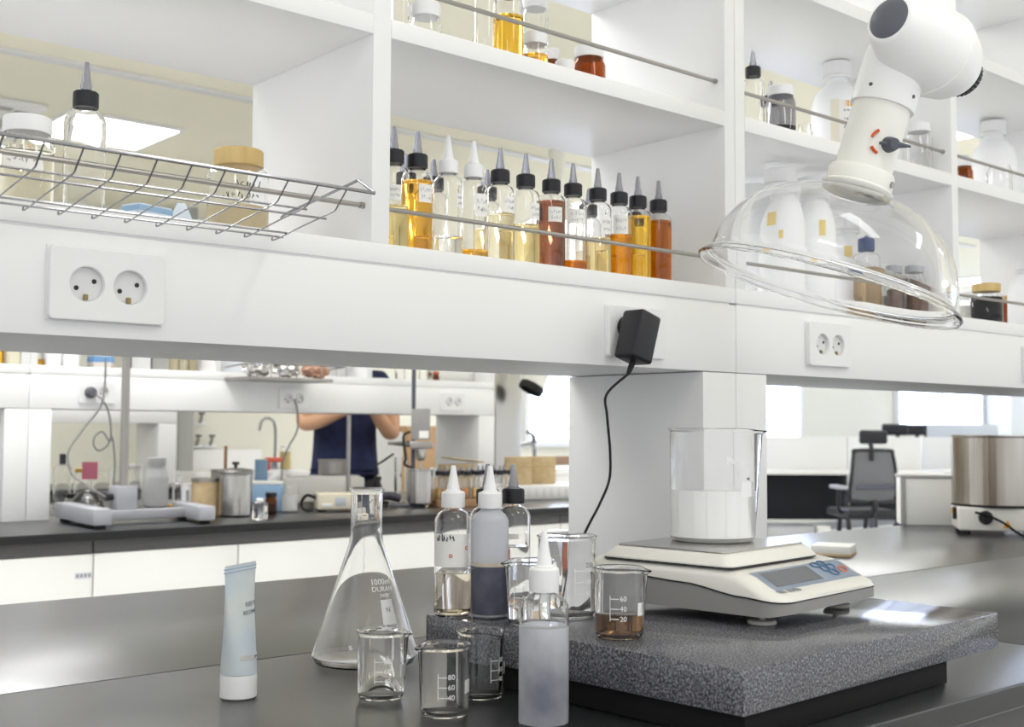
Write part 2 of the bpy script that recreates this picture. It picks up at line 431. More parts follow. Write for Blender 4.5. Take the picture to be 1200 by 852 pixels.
shelf_unit('white shelf of the third bench with a recess, behind the silver stand', x3b - 1.9, x3b, Y3 + .5, Y3 + .8, ZO, 1.165, 1.25, 1.275, (1.55,),
           [(x3b - 1.9, x3b - 1.874), (x3b - .95, x3b - .925), (x3b - .026, x3b)], [(x3b - .11, x3b), (x3b - 1.9, x3b - 1.8)], top=1.9)
pa, pb = ux(207.5, 7.9, 510), ux(224, 7.9, 510)
struct('trim_2', box(BM(), pa, pb, 7.86, Y1 - .001, .75, CEIL - .001, .004), mat('grey_wall_return', (176, 176, 174), .7))

# ------------------------------------------------------------------ wall sockets
PLATE = poly_plate(rrect(.1225, .074, .004), [circ(-.0235, 0, .0198), circ(.0235, 0, .0198)], .0095, .0016)
GREYSOCK = mat('socket_cup_white', (226, 226, 226), .4)
def socket(x, z, y, label, blank=(), scale=1.0):
    t = thing('power_socket', label, 'power socket', (x, y, z), 0, 'double power sockets')
    t.scale = (scale,) * 3
    rot = (PI / 2, 0, 0)
    p = bpy.data.objects.new('face_plate', PLATE); COL.objects.link(p); p.parent = t; p.rotation_euler = rot; p.location = (0, -.0049, 0)
    if not PLATE.materials: PLATE.materials.append(WHITE)
    obj('back_box', box(BM(), -.064, .064, -.0022, -.0004, -.0395, .0395, .0008), WHITE, t)
    for s in (-1, 1):
        c = shared('cup', 'socket_cup', lambda b: lathe(b, [(0, -.0035), (.0185, -.0035), (.0196, -.001), (.0197, .0042), (.0187, .0042), (.0178, -.0022), (0, -.0022)], 24), GREYSOCK, t, (s * .0235, -.0052, 0), rot)
        for q in (-1, 1):
            shared('hole', 'pin_hole', lambda b: lathe(b, [(0, 0), (.0026, 0), (.0026, .0006), (0, .0006)], 12), BLACKP, c, (q * .0095, q * .004, -.0022), None)
        shared('contact', 'earth_contact', lambda b: (box(b, -.0022, .0022, -.0165, -.0105, -.002, .0015, .0004)), mat('brass_contact', (150, 132, 92), .35, metal=.8), c)
    return t
def plane_pt(px, py): p = at(px, py, YF); return p.x, p.z
x, z = plane_pt(124, 336); socket(x, z, YF, 'large white double power socket on the near apron under the wire basket')
x, z = plane_pt(743, 390); SOCKM = (x, z); socket(x, z, YF, 'white double power socket mostly hidden by the black adapter')
x, z = plane_pt(968.5, 404.5); socket(x, z, YF, 'white double power socket on the apron below the clear dome')
x, z = plane_pt(1213, 428); socket(x, z, YF, 'white power socket cut off by the right edge of the photo')
for px, py, lb in ((113, 460, 'far power socket with the round grey plug beside the stand pole'), (343, 467, 'far power socket with a thin grey cord, above the steel pot'),
                   (530, 471, 'far white double power socket right of the grey stirrer motor')):
    p = at(px, py, YO1); socket(p.x, p.z, YO1, lb)
# ------------------------------------------------------------------ glassware
def vessel_prof(r, h, t, lip=.0022, foot=.006):
    return [(0, .0008), (r - foot * .9, .0004), (r - foot * .35, .0015), (r, foot), (r, h - .005), (r + lip * .75, h - .0024), (r + lip, h - .0014), (r + lip, h - .0007), (r + lip * .7, h - .0001), (r + lip * .35, h), (r - t * .2, h - .0006), (r - t * .6, h - .002),
            (r - t, h - .006), (r - t, foot + .001), (r - t - foot * .5, foot * .6), (r - t - foot, t + .0012), (0, t + .001)]
def beaker(name, label, x, y, z, r, h, spout, face=None, marks='grad', group=None, t=.0015, cat='beaker', txt=None, lines=3):
    b_ = thing(name, label, cat, (x, y, z), 0, group)
    def mod(a, rr, zz):
        if zz > h - .013 and rr > r * .8:
            k = (zz - (h - .013)) / .013
            d = (a - spout + PI) % (2 * PI) - PI
            w = math.exp(-(d / .22) ** 2) * k
            dip = math.exp(-(d / .42) ** 2) * k
            return rr + w * r * .30, zz - dip * .0028
        return rr, zz
    bm = BM(); lathe(bm, vessel_prof(r, h, t), 56, mod=mod)
    obj('glass_wall', bm, GLASS, b_, sharp=32)
    fc = facing(x, y) if face is None else face
    if marks:
        bm = BM()
        a0 = fc - .25
        zz = [h * (.30 + .14 * k) for k in range(lines)]
        for k, zq in enumerate(zz):
            patch(bm, r, a0 - .02, a0 + .34, zq, zq + .0009, 6, t=.00026)
        patch(bm, r, a0 - .03, a0 - .005, zz[0] - .002, zz[-1] + .004, 2)
        obj('graduation_marks', bm, WMARK, b_)
        obj('enamel_patch', patch(BM(), r, fc + .95, fc + 1.35, h * .34, h * .52, 6), WMARK, b_)
        for k, zq in enumerate(zz):
            if txt: text_wrap('lettering', txt[k], .0075, r, a0 + .52, zq + .0005, WMARK, b_)
    return b_
def fill(parent, r, z0, z1, m, name='liquid', seg=40, curve=.003):
    return obj(name, lathe(BM(), [(0, z0), (r - curve * 1.2, z0 + .0003), (r, z0 + curve), (r, z1), (r - .0006, z1 + .0002), (0, z1)], seg), m, parent)
fa = lambda x, y: facing(x, y)
bk = beaker('glass_beaker', 'small empty beaker standing in front of the conical flask, left of the other two', .761, 1.0967, ZT, .0255, .0735, fa(.761, 1.0967) + 1.35, txt=('40', '60', '80'), group='small empty beakers')
bk = beaker('glass_beaker', 'small empty beaker nearest the camera with 40 60 80 scale marks', .7664, .990, ZT, .0252, .073, fa(.7664, .99) - 1.15, txt=('40', '60', '80'), group='small empty beakers')
bk = beaker('glass_beaker', 'small empty beaker close in front of the granite plate, behind the marked one', .848, 1.031, ZT, .0255, .0735, fa(.848, 1.031) + .75, txt=('40', '60', '80'), group='small empty beakers', face=fa(.848, 1.031) + .7)

# conical flask
fx, fy = .858, 1.272
fl = thing('conical_flask', 'large empty conical glass flask with white enamel label on the black worktop', 'flask', (fx, fy, ZT))
R, H, T = .0665, .2185, .0018
def conez(z): return max(.0198, R - .002 - (z - .018) * (R - .0215) / .137)
prof = [(0, .0008), (R - .012, .0003), (R - .004, .003), (R, .011), (R - .002, .018)]
for k in range(1, 9): z = .018 + k * .0163; prof.append((conez(z), z))
prof += [(.0202, .158), (.0197, .166), (.0197, .210), (.0212, .2140), (.0224, .2158), (.0228, .2170), (.0225, .2180), (.0215, H), (.0200, .2179)]
inner = [(max(r - T, 0), z + (.002 if i < 3 else 0)) for i, (r, z) in enumerate(prof)]
prof += [(.0182, .209)] + [q for q in inner[::-1] if q[1] < .168 and q[0] > 0] + [(0, .003)]
obj('glass_wall', lathe(BM(), prof, 64), GLASS, fl, sharp=32)
fc = fa(fx, fy)
la = fc + .62
lb = BM(); patch(lb, R, la - .19, la + .19, .054, .083, 8, cone=conez, zseg=4)
lab = obj('enamel_label', lb, WMARK, fl)
text_wrap('lettering', 'N', .008, R, la, .071, INKG, lab, cone=lambda z: conez(z) + .0004)
text_wrap('lettering', '1000ml', .0095, R, la - .08, .104, WMARK, fl, cone=conez)
text_wrap('lettering', 'DURAN', .0085, R, la - .05, .0955, WMARK, fl, cone=conez)
text_wrap('lettering', '24/29', .006, R, la - .03, .0880, WMARK, fl, cone=conez)

# ------------------------------------------------------------------ squeeze bottles
def body_prof(r, h, t=.0012):
    o = [(0, .0015), (r - .006, .0006), (r - .002, .0008), (r, .003), (r, h - .0015), (r - .0008, h + .002), (r - .004, h + .0075), (r - .009, h + .0105), (.0105, h + .013), (.0102, h + .0165)]
    i = [(max(q - t, 0), z + (.0015 if k < 3 else 0)) for k, (q, z) in enumerate(o)]
    return o + [(.009, h + .0165)] + i[::-1][:-1] + [(0, .003)]
def nozzle(bm, h, L, rb=.0058, rt=.0024):
    lathe(bm, [(0, h), (.0098, h), (.0098, h + .001), (rb, h + .0025), (rb * .92, h + L * .25), (rb * .82, h + L * .3), (rt + .0012, h + L * .8), (rt + .0004, h + L * .97), (rt, h + L), (0, h + L)], 20)
def capshape(bm, z, r, h):
    def mod(a, rr, zz): return (rr * (1 + .012 * (1 if int(a / (2 * PI) * 48 + .01) % 2 else -1)) if rr > r * .95 and z + .001 < zz < z + h - .001 else rr), zz
    lathe(bm, [(0, z + .0005), (r * .8, z), (r * .98, z), (r, z + .0012), (r, z + h - .0018), (r - .0015, z + h), (0, z + h)], 48, mod=mod)
def squeeze_bottle(label, x, y, z, r=.0222, bh=.1145, cap=BLACKP, noz=NOZG, body=PET, liq=None, level=.5, group=None, lab=None, rz=0, capr=.0142, nl=.031, liq2=None, level2=0, name='squeeze_bottle', caph=.019):
    t = thing(name, label, 'bottle', (x, y, z), rz, group)
    shared(('body', r, bh), 'bottle_body', lambda b: lathe(b, body_prof(r, bh), 40), body, t)
    cz = bh + .0145
    shared(('cap', cz, capr, caph), 'cap', lambda b: capshape(b, cz, capr, caph), cap, t)
    shared(('noz', cz, nl, noz.name), 'nozzle', lambda b: nozzle(b, cz + caph, nl, .0078 if noz is CAPW else .0068), noz, t)
    if liq:
        fill(t, r - .0008, .0028, min(bh * level + .003, bh - .001), liq, 'liquid')
    if liq2:
        fill(t, r - .0008, bh * level + .0034, bh * level2, liq2, 'liquid', curve=.0004)
    if lab:
        f0 = facing(x, y) - rz
        a0, a1, z0, z1, ink, n = lab
        l = obj('paper_label', patch(BM(), r, f0 + a0, f0 + a1, bh * z0, bh * z1, 10), PAPER, t)
        if n:
            b = BM(); hh = bh * (z1 - z0)
            scribble(b, r, f0 + (a0 + a1) / 2, bh * z0 + hh * .68, r * (a1 - a0) * .8, hh * .25, n)
            scribble(b, r, f0 + (a0 + a1) / 2 + .03, bh * z0 + hh * .3, r * (a1 - a0) * .7, hh * .25, n - 1)
            obj('handwriting', b, ink, l)
    return t
YEL_P = liquid('pale_yellow_liquid', (250, 232, 184))
YEL = liquid('yellow_liquid', (246, 206, 112))
AMB = liquid('amber_liquid', (246, 142, 8))
AMB2 = liquid('golden_amber_liquid', (252, 160, 6))
ORG = liquid('orange_liquid', (214, 84, 0))
RED = liquid('red_brown_liquid', (178, 50, 0))
BRN = liquid('dark_brown_liquid', (92, 30, 12))
STRAW = liquid('straw_liquid', (226, 206, 176))
WATER = liquid('clear_liquid', (248, 248, 248))

# on the granite plate
ZG = .92
gx, gy = .9135, 1.1385
def slabpt(px, py, r):
    p = atz(px, py, ZG); d = Vector((p.x, p.y)).normalized(); return p.x + d.x * r, p.y + d.y * r
x, y = slabpt(530, 724.5, .0222)
b1 = squeeze_bottle('clear bottle with white nozzle, white label and straw liquid, at the granite plate corner', x, y, ZG, cap=CAPW, noz=CAPW, liq=STRAW, level=.42, lab=(-1.35, 1.0, .52, .86, INK, 0), group='bottles on the granite plate')
f0 = facing(x, y)
bm = BM(); scribble(bm, .0227, f0 - .42, .094, .024, .009, 7, .0006); obj('handwriting', bm, INK, b1)
text_wrap('lettering', 'C', .006, .0227, f0 + .78, .0815, mat('red_ink', (204, 84, 66), .6), b1, bold=.0002)
text_wrap('lettering', 'D', .0056, .0227, f0 - .1, .0725, MATS['red_ink'], b1, bold=.0002)
x, y = slabpt(573.5, 726.5, .0225)
DARKL = noisy('dark_blue_black_gel', (66, 68, 83), (90, 92, 108), 40, .33)
b2 = squeeze_bottle('frosted bottle with white nozzle and blue-black gel in its lower half', x, y, ZG, r=.0225, cap=CAPW, noz=CAPW, body=FROST, group='bottles on the granite plate')
fill(b2, .02265, .0012, .0605, DARKL, 'gel', curve=.004)
fill(b2, .02262, .0607, .0655, mat('tan_foam', (206, 194, 178), .4), 'foam_ring', curve=.0005)
x, y = atz(604, 712, ZG).x + .018, atz(604, 712, ZG).y + .026
squeeze_bottle('clear bottle with black cap standing behind the frosted bottle', x, y, ZG, bh=.1135, liq=WATER, level=.62, group='bottles on the granite plate', lab=(-.5, .35, .74, .80, INK, 0))
x, y = atz(590, 706, ZG).x + .02, atz(590, 706, ZG).y + .03
squeeze_bottle('black-capped bottle almost hidden behind the white nozzles on the granite plate', .972, 1.171, ZG, group='bottles on the granite plate', liq=WATER, level=.4)
x, y = slabpt(621, 736, .0265)
BKS = beaker('glass_beaker', 'small empty beaker on the granite plate, behind the frosted bottle in front', x, y, ZG, .0258, .0735, fa(x, y) - 1.3, face=fa(x, y) - .5, group='beakers on the granite plate', txt=('20', '40', '60'))
x, y = slabpt(664, 726, .034)
BKM = beaker('glass_beaker', 'medium beaker with a thin rim, between the frosted bottle and the brown liquid', x, y, ZG, .0345, .096, fa(x, y) + PI, face=fa(x, y) + .55, group='beakers on the granite plate', lines=0 or 3, txt=('50', '100', '150'))
text_wrap('lettering', '250', .009, .0345, fa(x, y) + .9, .062, INKG, BKM)
x, y = slabpt(725.5, 752, .0262)
BKB = beaker('glass_beaker', 'small beaker a third full of brown liquid in front of the balance', x, y, ZG, .0262, .0755, fa(x, y) + 1.4, group='beakers on the granite plate', face=fa(x, y) - .1, txt=('20', '40', '60'))
fill(BKB, .0251, .0022, .027, liquid('brown_liquid', (76, 42, 18)), 'liquid', curve=.006)
# bottle at the very front
sx, sy = .8135, .891
FROST2 = mat('frosted_clear_plastic', (250, 250, 254), .22, trans=.6, ior=1.28)
GELC = mat('cloudy_gel', (194, 195, 202), .3, coat=.3)
_nt = GELC.node_tree; _tc = _nt.nodes.new('ShaderNodeTexCoord'); _mp = _nt.nodes.new('ShaderNodeMapping'); _mp.inputs['Scale'].default_value = (1, 1, .62); _mp.inputs['Location'].default_value = (.012, .016, -.021)
_ln = _nt.nodes.new('ShaderNodeVectorMath'); _ln.operation = 'LENGTH'; _ns = _nt.nodes.new('ShaderNodeTexNoise'); _ns.inputs['Scale'].default_value = 55; _ns.inputs['Detail'].default_value = 2
_ad = _nt.nodes.new('ShaderNodeMath'); _ad.operation = 'MULTIPLY_ADD'; _ad.inputs[1].default_value = .016; _rp = _nt.nodes.new('ShaderNodeValToRGB')
_nt.links.new(_tc.outputs['Object'], _mp.inputs['Vector']); _nt.links.new(_mp.outputs['Vector'], _ln.inputs[0]); _nt.links.new(_tc.outputs['Object'], _ns.inputs['Vector'])
_nt.links.new(_ns.outputs['Fac'], _ad.inputs[0]); _nt.links.new(_ln.outputs['Value'], _ad.inputs[2]); _nt.links.new(_ad.outputs['Value'], _rp.inputs['Fac'])
_rp.color_ramp.elements[0].position = .014; _rp.color_ramp.elements[0].color = (*lin((114, 117, 130)), 1); _rp.color_ramp.elements[1].position = .046; _rp.color_ramp.elements[1].color = (*lin((194, 195, 202)), 1)
_nt.links.new(_rp.outputs['Color'], _nt.nodes['Principled BSDF'].inputs['Base Color'])
sb = squeeze_bottle('tall frosted bottle with white twist nozzle nearest the camera, dark haze at its base', sx, sy, ZT, r=.0247, bh=.118, cap=CAPW, noz=CAPW, body=PET, group=None, capr=.0148, nl=.036, caph=.0235)
fill(sb, .02485, .0012, .099, GELC, 'gel', curve=.004)
HAZE = mat('dark_cloud_gel', (80, 82, 96), .5, trans=.3, ior=1.33)
obj('dark_gel_core', lathe(BM(), [(0, .006), (.012, .007), (.0165, .014), (.0165, .028), (.014, .042), (.009, .054), (.004, .062), (0, .064)], 28), HAZE, sb)

# cosmetic tube
tx, ty = .644, 1.199
ct = thing('cosmetic_tube', 'pale blue squeeze tube standing on its white cap on the worktop', 'tube', (tx, ty, ZT))
obj('cap', lathe(BM(), [(0, .0004), (.0185, .0003), (.0198, .0014), (.0200, .0235), (.0196, .0255), (.0175, .026), (0, .026)], 40), CAPW, ct)
bm = BM(); rings = []; dirx = Vector((tx, ty, 0)).normalized()
ang = math.atan2(dirx.y, dirx.x) - math.radians(33)
NS = 48
for i in range(15):
    k = i / 14; z = .0262 + k * .118; e = min(1, k / .95)
    a_ = .0197 + (.0305 - .0197) * e ** 1.1; b_ = max(.0197 * (1 - e ** 1.25), .0007)
    rings.append([bm.verts.new((a_ * math.cos(2 * PI * s / NS), b_ * math.sin(2 * PI * s / NS), z)) for s in range(NS)])
for A, B in zip(rings, rings[1:]):
    for s in range(NS): bm.faces.new((A[s], A[(s + 1) % NS], B[(s + 1) % NS], B[s]))
bm.faces.new(rings[0][::-1]); bm.faces.new(rings[-1])
TUBEM = noisy('pale_blue_tube', (206, 219, 231), (226, 230, 226), 22, .42, detail=1, lo=.3, hi=.7)
body = obj('tube_body', bm, TUBEM, ct, rot=(0, 0, ang), sharp=70)
bm = BM()
for k in range(2): box(bm, -.0305, .0305, -.0011, .0011, .1362 + k * .0036, .1378 + k * .0036, .0004)
obj('crimp', bm, mat('crimp_blue', (186, 206, 230), .5), body)
def tube_y(x, z):
    e = min(1, (z - .0262) / .118 / .95); a_ = .0197 + .0108 * e ** 1.1; b_ = max(.0197 * (1 - e ** 1.25), .0007)
    return -b_ * math.sqrt(max(0, 1 - (x / a_) ** 2)) - .0004
def on_tube(name, me, m):
    me.name = name; me.materials.clear()
    for v in me.vertices: x, yv, zv = v.co; v.co = (x, tube_y(x, yv) - zv, yv)
    return link(name, me, m, body)
for s, zc, sz in (('KEEP TO', .100, .0068), ('RECOMMEND', .0915, .0062)):
    me = text_mesh(s, sz, .00012); me.transform(Matrix.Translation((.0115, zc, 0))); on_tube('lettering', me, mat('silver_ink', (142, 150, 160), .5))
bm2 = BM(); gr = [[bm2.verts.new((-.016 + .033 * i / 14, zz, .0002)) for i in range(15)] for zz in (.042, .0475)]
for i in range(14): bm2.faces.new((gr[0][i], gr[0][i + 1], gr[1][i + 1], gr[1][i]))
bmesh.ops.solidify(bm2, geom=bm2.faces[:], thickness=.0003)
on_tube('white_band', mesh_of('white_band', bm2), WHITE)
me = text_mesh('LINTAN', .0042, .00012); me.transform(Matrix.Translation((.009, .0447, .0005))); on_tube('lettering', me, MATS['silver_ink'])

# ------------------------------------------------------------------ granite plate and balance
gp = thing('granite_plate', 'thick grey granite plate lying on a black rubber pad on the worktop', 'stone plate', (1.158, .9575, ZG), math.radians(3.0))
bm = BM(); box(bm, -.268, .268, -.2305, .2305, -.043, 0, .0022)
obj('stone', bm, GRANITE, gp)
obj('pad_and_shade', box(BM(), -.26, .142, -.226, .2, -.0695, -.0432, .002), BASEB, gp)  # black pad, run out to the slab edge to carry its deep shadow

BRZ = math.radians(7)
bl = thing('precision_balance', 'white and grey laboratory balance with square steel pan on the granite plate', 'balance', (1.231, .836, ZG), BRZ)
W, D, RC = .252, .275, .03
def hw(y):
    if y < RC: return W / 2 - RC + math.sqrt(max(0, RC * RC - (RC - y) ** 2))
    if y > D - .02: q = y - (D - .02); return W / 2 - .02 + math.sqrt(max(0, .02 ** 2 - q * q))
    return W / 2
def lerp(tab, y):
    for (a, b), (c, d) in zip(tab, tab[1:]):
        if y <= c:
            k = (y - a) / (c - a); k = k * k * (3 - 2 * k); return b + (d - b) * k
    return tab[-1][1]
def top(y): return lerp([(0, .0335), (.012, .0395), (.062, .0590), (.085, .0632), (.32, .0636)], y)
def split(y): return lerp([(0, .0300), (.05, .0340), (.13, .0440), (.22, .0480), (.32, .049)], y)
ys = [0, .001, .004, .009, .016, .024, .03, .045, .06, .08, .1, .12, .15, .2, .26, D - .02, D - .012, D - .006, D - .002, D]
def shell(zlow, zhigh, inset, rtop):
    bm = BM(); rows = []
    xs = [-1, -.985, -.95, -.9, -.84, -.7, -.4, 0, .4, .7, .84, .9, .95, .985, 1]
    for y in ys:
        h = max(hw(y) - inset, .002); row = [bm.verts.new((-h, y, zlow(y)))]
        for x in xs:
            q = max(0, (abs(x) * W / 2 - (W / 2 - .018)) / .018)
            drop = rtop * (1 - math.sqrt(max(0, 1 - q * q)))
            row.append(bm.verts.new((x * h, y, max(zlow(y) + .0008, zhigh(y) - drop))))
        row.append(bm.verts.new((h, y, zlow(y)))); rows.append(row)
    for A, B in zip(rows, rows[1:]):
        for k in range(len(A) - 1): bm.faces.new((A[k], A[k + 1], B[k + 1], B[k]))
        bm.faces.new((A[-1], A[0], B[0], B[-1]))
    bm.faces.new(rows[0]); bm.faces.new(rows[-1][::-1])
    return bm
obj('upper_housing', shell(split, top, 0, .010), IVORY, bl, sharp=60)
obj('lower_housing', shell(lambda y: .013 + .004 * max(0, 1 - y / .02), lambda y: split(y) - .0006, .0015, 0), GREYP, bl, sharp=50)
for sx_ in (-1, 1):
    for yq in (.045, .235):
        f = shared('bfoot', 'levelling_foot', lambda b: (lathe(b, [(0, .0004), (.015, .0003), (.0165, .0015), (.0165, .0042), (.015, .0055), (0, .0056)], 28), lathe(b, [(0, .0055), (.0035, .0055), (.0035, .0145), (0, .0145)], 12)), mat('foot_cream', (200, 196, 188), .5), bl, (sx_ * .092, yq, 0))
obj('seam_shade_band', shell(lambda y: split(y) - .0012, lambda y: split(y) + .0006, -.0003, 0), BLACKP, bl, sharp=50)  # black band added to deepen the soft shade between the housings
# platform and pan
PX, PW, PY0, PD = -.0165, .212, .068, .188
bm = BM()
def ring(z, ins, n=8, r=.012):
    return [bm.verts.new((PX + p[0], PY0 + PD / 2 + p[1], z)) for p in rrect(PW - 2 * ins, PD - 2 * ins, r, n)]
rr = [ring(.0645, 0), ring(.0665, 0), ring(.0760, .008), ring(.0785, .0105), ring(.0788, .013)]
for A, B in zip(rr, rr[1:]):
    for k in range(len(A)): bm.faces.new((A[k], A[(k + 1) % len(A)], B[(k + 1) % len(A)], B[k]))
bm.faces.new(rr[0][::-1]); bm.faces.new(rr[-1])
obj('pan_support', bm, IVORY, bl, sharp=40)
bm = BM(); rr = [ring(.0635, .0015), ring(.0635, -.0004), ring(.0648, -.0004), ring(.0648, .0015)]
for A, B in zip(rr, rr[1:]):
    for k in range(len(A)): bm.faces.new((A[k], A[(k + 1) % len(A)], B[(k + 1) % len(A)], B[k]))
bm.faces.new(rr[0][::-1]); bm.faces.new(rr[-1]); obj('pan_shade_band', bm, BLACKP, bl)  # black band added to deepen the shade line under the platform
me = poly_plate(rrect(.188, .158, .008), [], .0022, .0006)
pan = link('weighing_pan', me, STEEL, bl, (PX, PY0 + PD / 2, .0801))
# control panel: sheets that follow the sloping front
def surf_patch(x0, x1, y0, y1, off, nx=8, ny=6, skew=0):
    bm = BM(); g = [[bm.verts.new((x0 + (x1 - x0) * i / nx + skew * j / ny, y0 + (y1 - y0) * j / ny, top(y0 + (y1 - y0) * j / ny) + off)) for i in range(nx + 1)] for j in range(ny + 1)]
    for j in range(ny):
        for i in range(nx): bm.faces.new((g[j][i], g[j][i + 1], g[j + 1][i + 1], g[j + 1][i]))
    bmesh.ops.solidify(bm, geom=bm.faces[:], thickness=.0003)
    return bm
pn = obj('control_panel', surf_patch(-.102, .108, .020, .056, .0005), mat('panel_blue_grey', (204, 216, 232), .35), bl)
obj('lcd_window', surf_patch(-.09, .022, .026, .051, .0010), mat('lcd_grey', (168, 170, 176), .2), pn)
KB = mat('key_blue', (92, 124, 158), .5)
def key(x, y, m):
    bm = BM(); n = 18
    for (ra, rb) in ((.0082, .0046),):
        pts = [(x + ra * math.cos(2 * PI * k / n), y + rb * math.sin(2 * PI * k / n)) for k in range(n)]
        tube(bm, [(p[0], p[1], top(p[1]) + .0016) for p in pts], .0010, 5, closed=True)
    return obj('key', bm, m, pn)
for x, y in ((.042, .0490), (.060, .0505), (.052, .0405), (.070, .0420), (.061, .0325)): key(x, y, KB)
key(.089, .0355, mat('key_orange', (232, 128, 92), .5))
me = text_mesh('AND', .013, .00015, bold=.0004)
for v in me.vertices: x, y, zq = v.co; v.co = (x - .072, y + .0148, top(max(0, y + .0148)) + .0006 + zq)
me.materials.clear(); link('logo', me, INKG, bl)
bm = BM(); box(bm, -.104, -.092, .012, .020, .0, .0004)
for v in bm.verts: v.co.z += top(v.co.y) + .0004
obj('logo', bm, INKG, bl)

# large beaker with white cream on the pan
def b2w(x, y):
    c, s = math.cos(BRZ), math.sin(BRZ); return 1.231 + x * c - y * s, .836 + x * s + y * c
cx, cy = b2w(.008, .176)
cz = ZG + .0813
BR, BH = .0545, .1445
cb_ = beaker('glass_beaker', 'large beaker more than half full of white cream on the balance pan', cx, cy, cz, BR, BH, fa(cx, cy) + 1.45, marks=None, t=.0014)
fill(cb_, BR + .00015, .0010, .0655, mat('white_cream', (243, 243, 243), .3, coat=.6), 'cream', curve=.0055)
f0 = fa(cx, cy)
text_wrap('lettering', 'Fisher', .0125, BR, f0 + .60, .1035, WMARK, cb_, bold=.0003)
text_wrap('lettering', '1000', .0115, BR, f0 + .82, .0885, WMARK, cb_, bold=.0003)
text_wrap('lettering', 'mL', .006, BR, f0 + .98, .081, INK, cb_)
obj('enamel_label', patch(BM(), BR, f0 + .72, f0 + 1.22, .058, .077, 10), WMARK, cb_)

# notepad lying behind the balance
nx_, ny_ = atz(977, 650, ZT).x, atz(977, 650, ZT).y
npd = thing('notepad', 'small white notepad with brown backing lying on the worktop behind the balance', 'notepad', (nx_, ny_, ZT), .45)
obj('pages', box(BM(), -.05, .05, -.045, .045, .0065, .024, .001), PAPER, npd)
obj('backing_board', box(BM(), -.051, .051, -.046, .046, .0004, .0063, .001), CARDB, npd)

# black adapter on the middle socket
ax, az = SOCKM
AX, AZ = at(743, 398, 1.215).x, at(743, 398, 1.215).z
ad = thing('power_adapter', 'black plug-in power adapter tilted on the apron socket with a hanging cable', 'power adapter', (1.287, YF - .0102, 1.284), 0)
TL = Matrix.Rotation(math.radians(17), 4, 'Y')
bm = BM(); box(bm, -.0215, .0215, -.054, -.012, -.043, .031, .0055, 3, TL)
obj('adapter_body', bm, BLACKP, ad)
bm = BM(); lathe(bm, [(0, 0), (.0165, 0), (.0175, .002), (.0175, .014), (0, .014)], 28, mtx=TL @ Matrix.Translation((.002, -.0008, .012)) @ Matrix.Rotation(PI / 2, 4, 'X'))
obj('plug_base', bm, BLACKR, ad)
st = TL @ Vector((0, -.034, -.043)); en = TL @ Vector((-.004, -.034, -.064))
obj('strain_relief', tube(BM(), [st, (st + en) / 2, en], [.0045, .0042, .003], 12), BLACKR, ad)
wp = lambda px, py, n: at(px, py, n) - Vector((1.287, YF - .0102, 1.284))
cp = [en, wp(711, 462, 1.212), wp(711.5, 488, 1.214), wp(715, 530, 1.218), wp(714, 562, 1.22), wp(703, 590, 1.22), wp(690, 615, 1.22), wp(678, 640, 1.218)]
cp += [Vector((1.112, 1.19, .935)) - Vector((1.287, YF - .0102, 1.284)), Vector((1.128, 1.178, .928)) - Vector((1.287, YF - .0102, 1.284)), Vector((1.165, 1.168, .948)) - Vector((1.287, YF - .0102, 1.284))]
obj('cable', tube(BM(), catmull(cp, 8), .0019, 8), BLACKR, ad)

# ------------------------------------------------------------------ extraction arm with clear dome
HC = Vector((1.3251, .906, 1.3355))                      # centre of the rim
axis = (CU * math.cos(math.radians(17.2)) + CR * math.sin(math.radians(17.2))).normalized()
axis = (axis + CF * .015).normalized()
def frame(z, origin):
    x = z.orthogonal().normalized(); x = (CR - z * CR.dot(z)).normalized(); y = z.cross(x)
    m = Matrix.Identity(4)
    for i in range(3): m[i][0], m[i][1], m[i][2], m[i][3] = x[i], y[i], z[i], origin[i]
    return m
ea = thing('extraction_arm', 'white fume extraction arm with clear plastic dome hood above the balance', 'extraction arm', HC)
FM = frame(axis, Vector((0, 0, 0)))
RD, HD = .159, .125
pr = []
for k in range(25):
    q = k / 24; zz = HD * q; r = RD * (1 - q ** 2.25) ** (1 / 2.1)
    if r < .041: r = .041
    pr.append((r, zz))
pr = [(RD + .012, -.011), (RD + .0135, -.008), (RD + .011, -.004), (RD + .003, .001)] + pr[1:]
pr[-1] = (.041, HD)
inn = [(max(r - .0022, .0388), z - .0008) for r, z in pr[3:]]
obj('dome_hood', lathe(BM(), pr + inn[::-1] + [(RD + .0005, -.002), (RD + .008, -.0065), (RD + .010, -.0105)], 96, mtx=FM, closed=True), PLEX, ea, sharp=50)
OFFW = mat('off_white_arm', (238, 237, 231), .4)
obj('collar', lathe(BM(), [(.0365, HD - .004), (.044, HD - .004), (.047, HD + .0005), (.047, HD + .003), (.043, HD + .006), (.043, HD + .0225), (.0415, HD + .025), (.041, HD + .027), (.0365, HD + .027)], 48, mtx=FM, closed=True), OFFW, ea)
bm = BM(); sp = FM @ Matrix.Translation((.0415 * .82, -.0415 * .57, HD + .014)); lathe(bm, [(0, 0), (.0042, 0), (.0042, .003), (0, .003)], 14, mtx=FM @ Matrix.Translation((.034, -.0262, HD + .014)) @ Matrix.Rotation(math.radians(90), 4, Vector((.61, .79, 0))))
obj('screw', bm, STEELD, ea)
Z1 = HD + .117
obj('lower_tube', lathe(BM(), [(.0345, HD + .02), (.0372, HD + .02), (.0368, Z1), (.0345, Z1)], 48, mtx=FM, closed=True), OFFW, ea)
Z2 = HD + .196
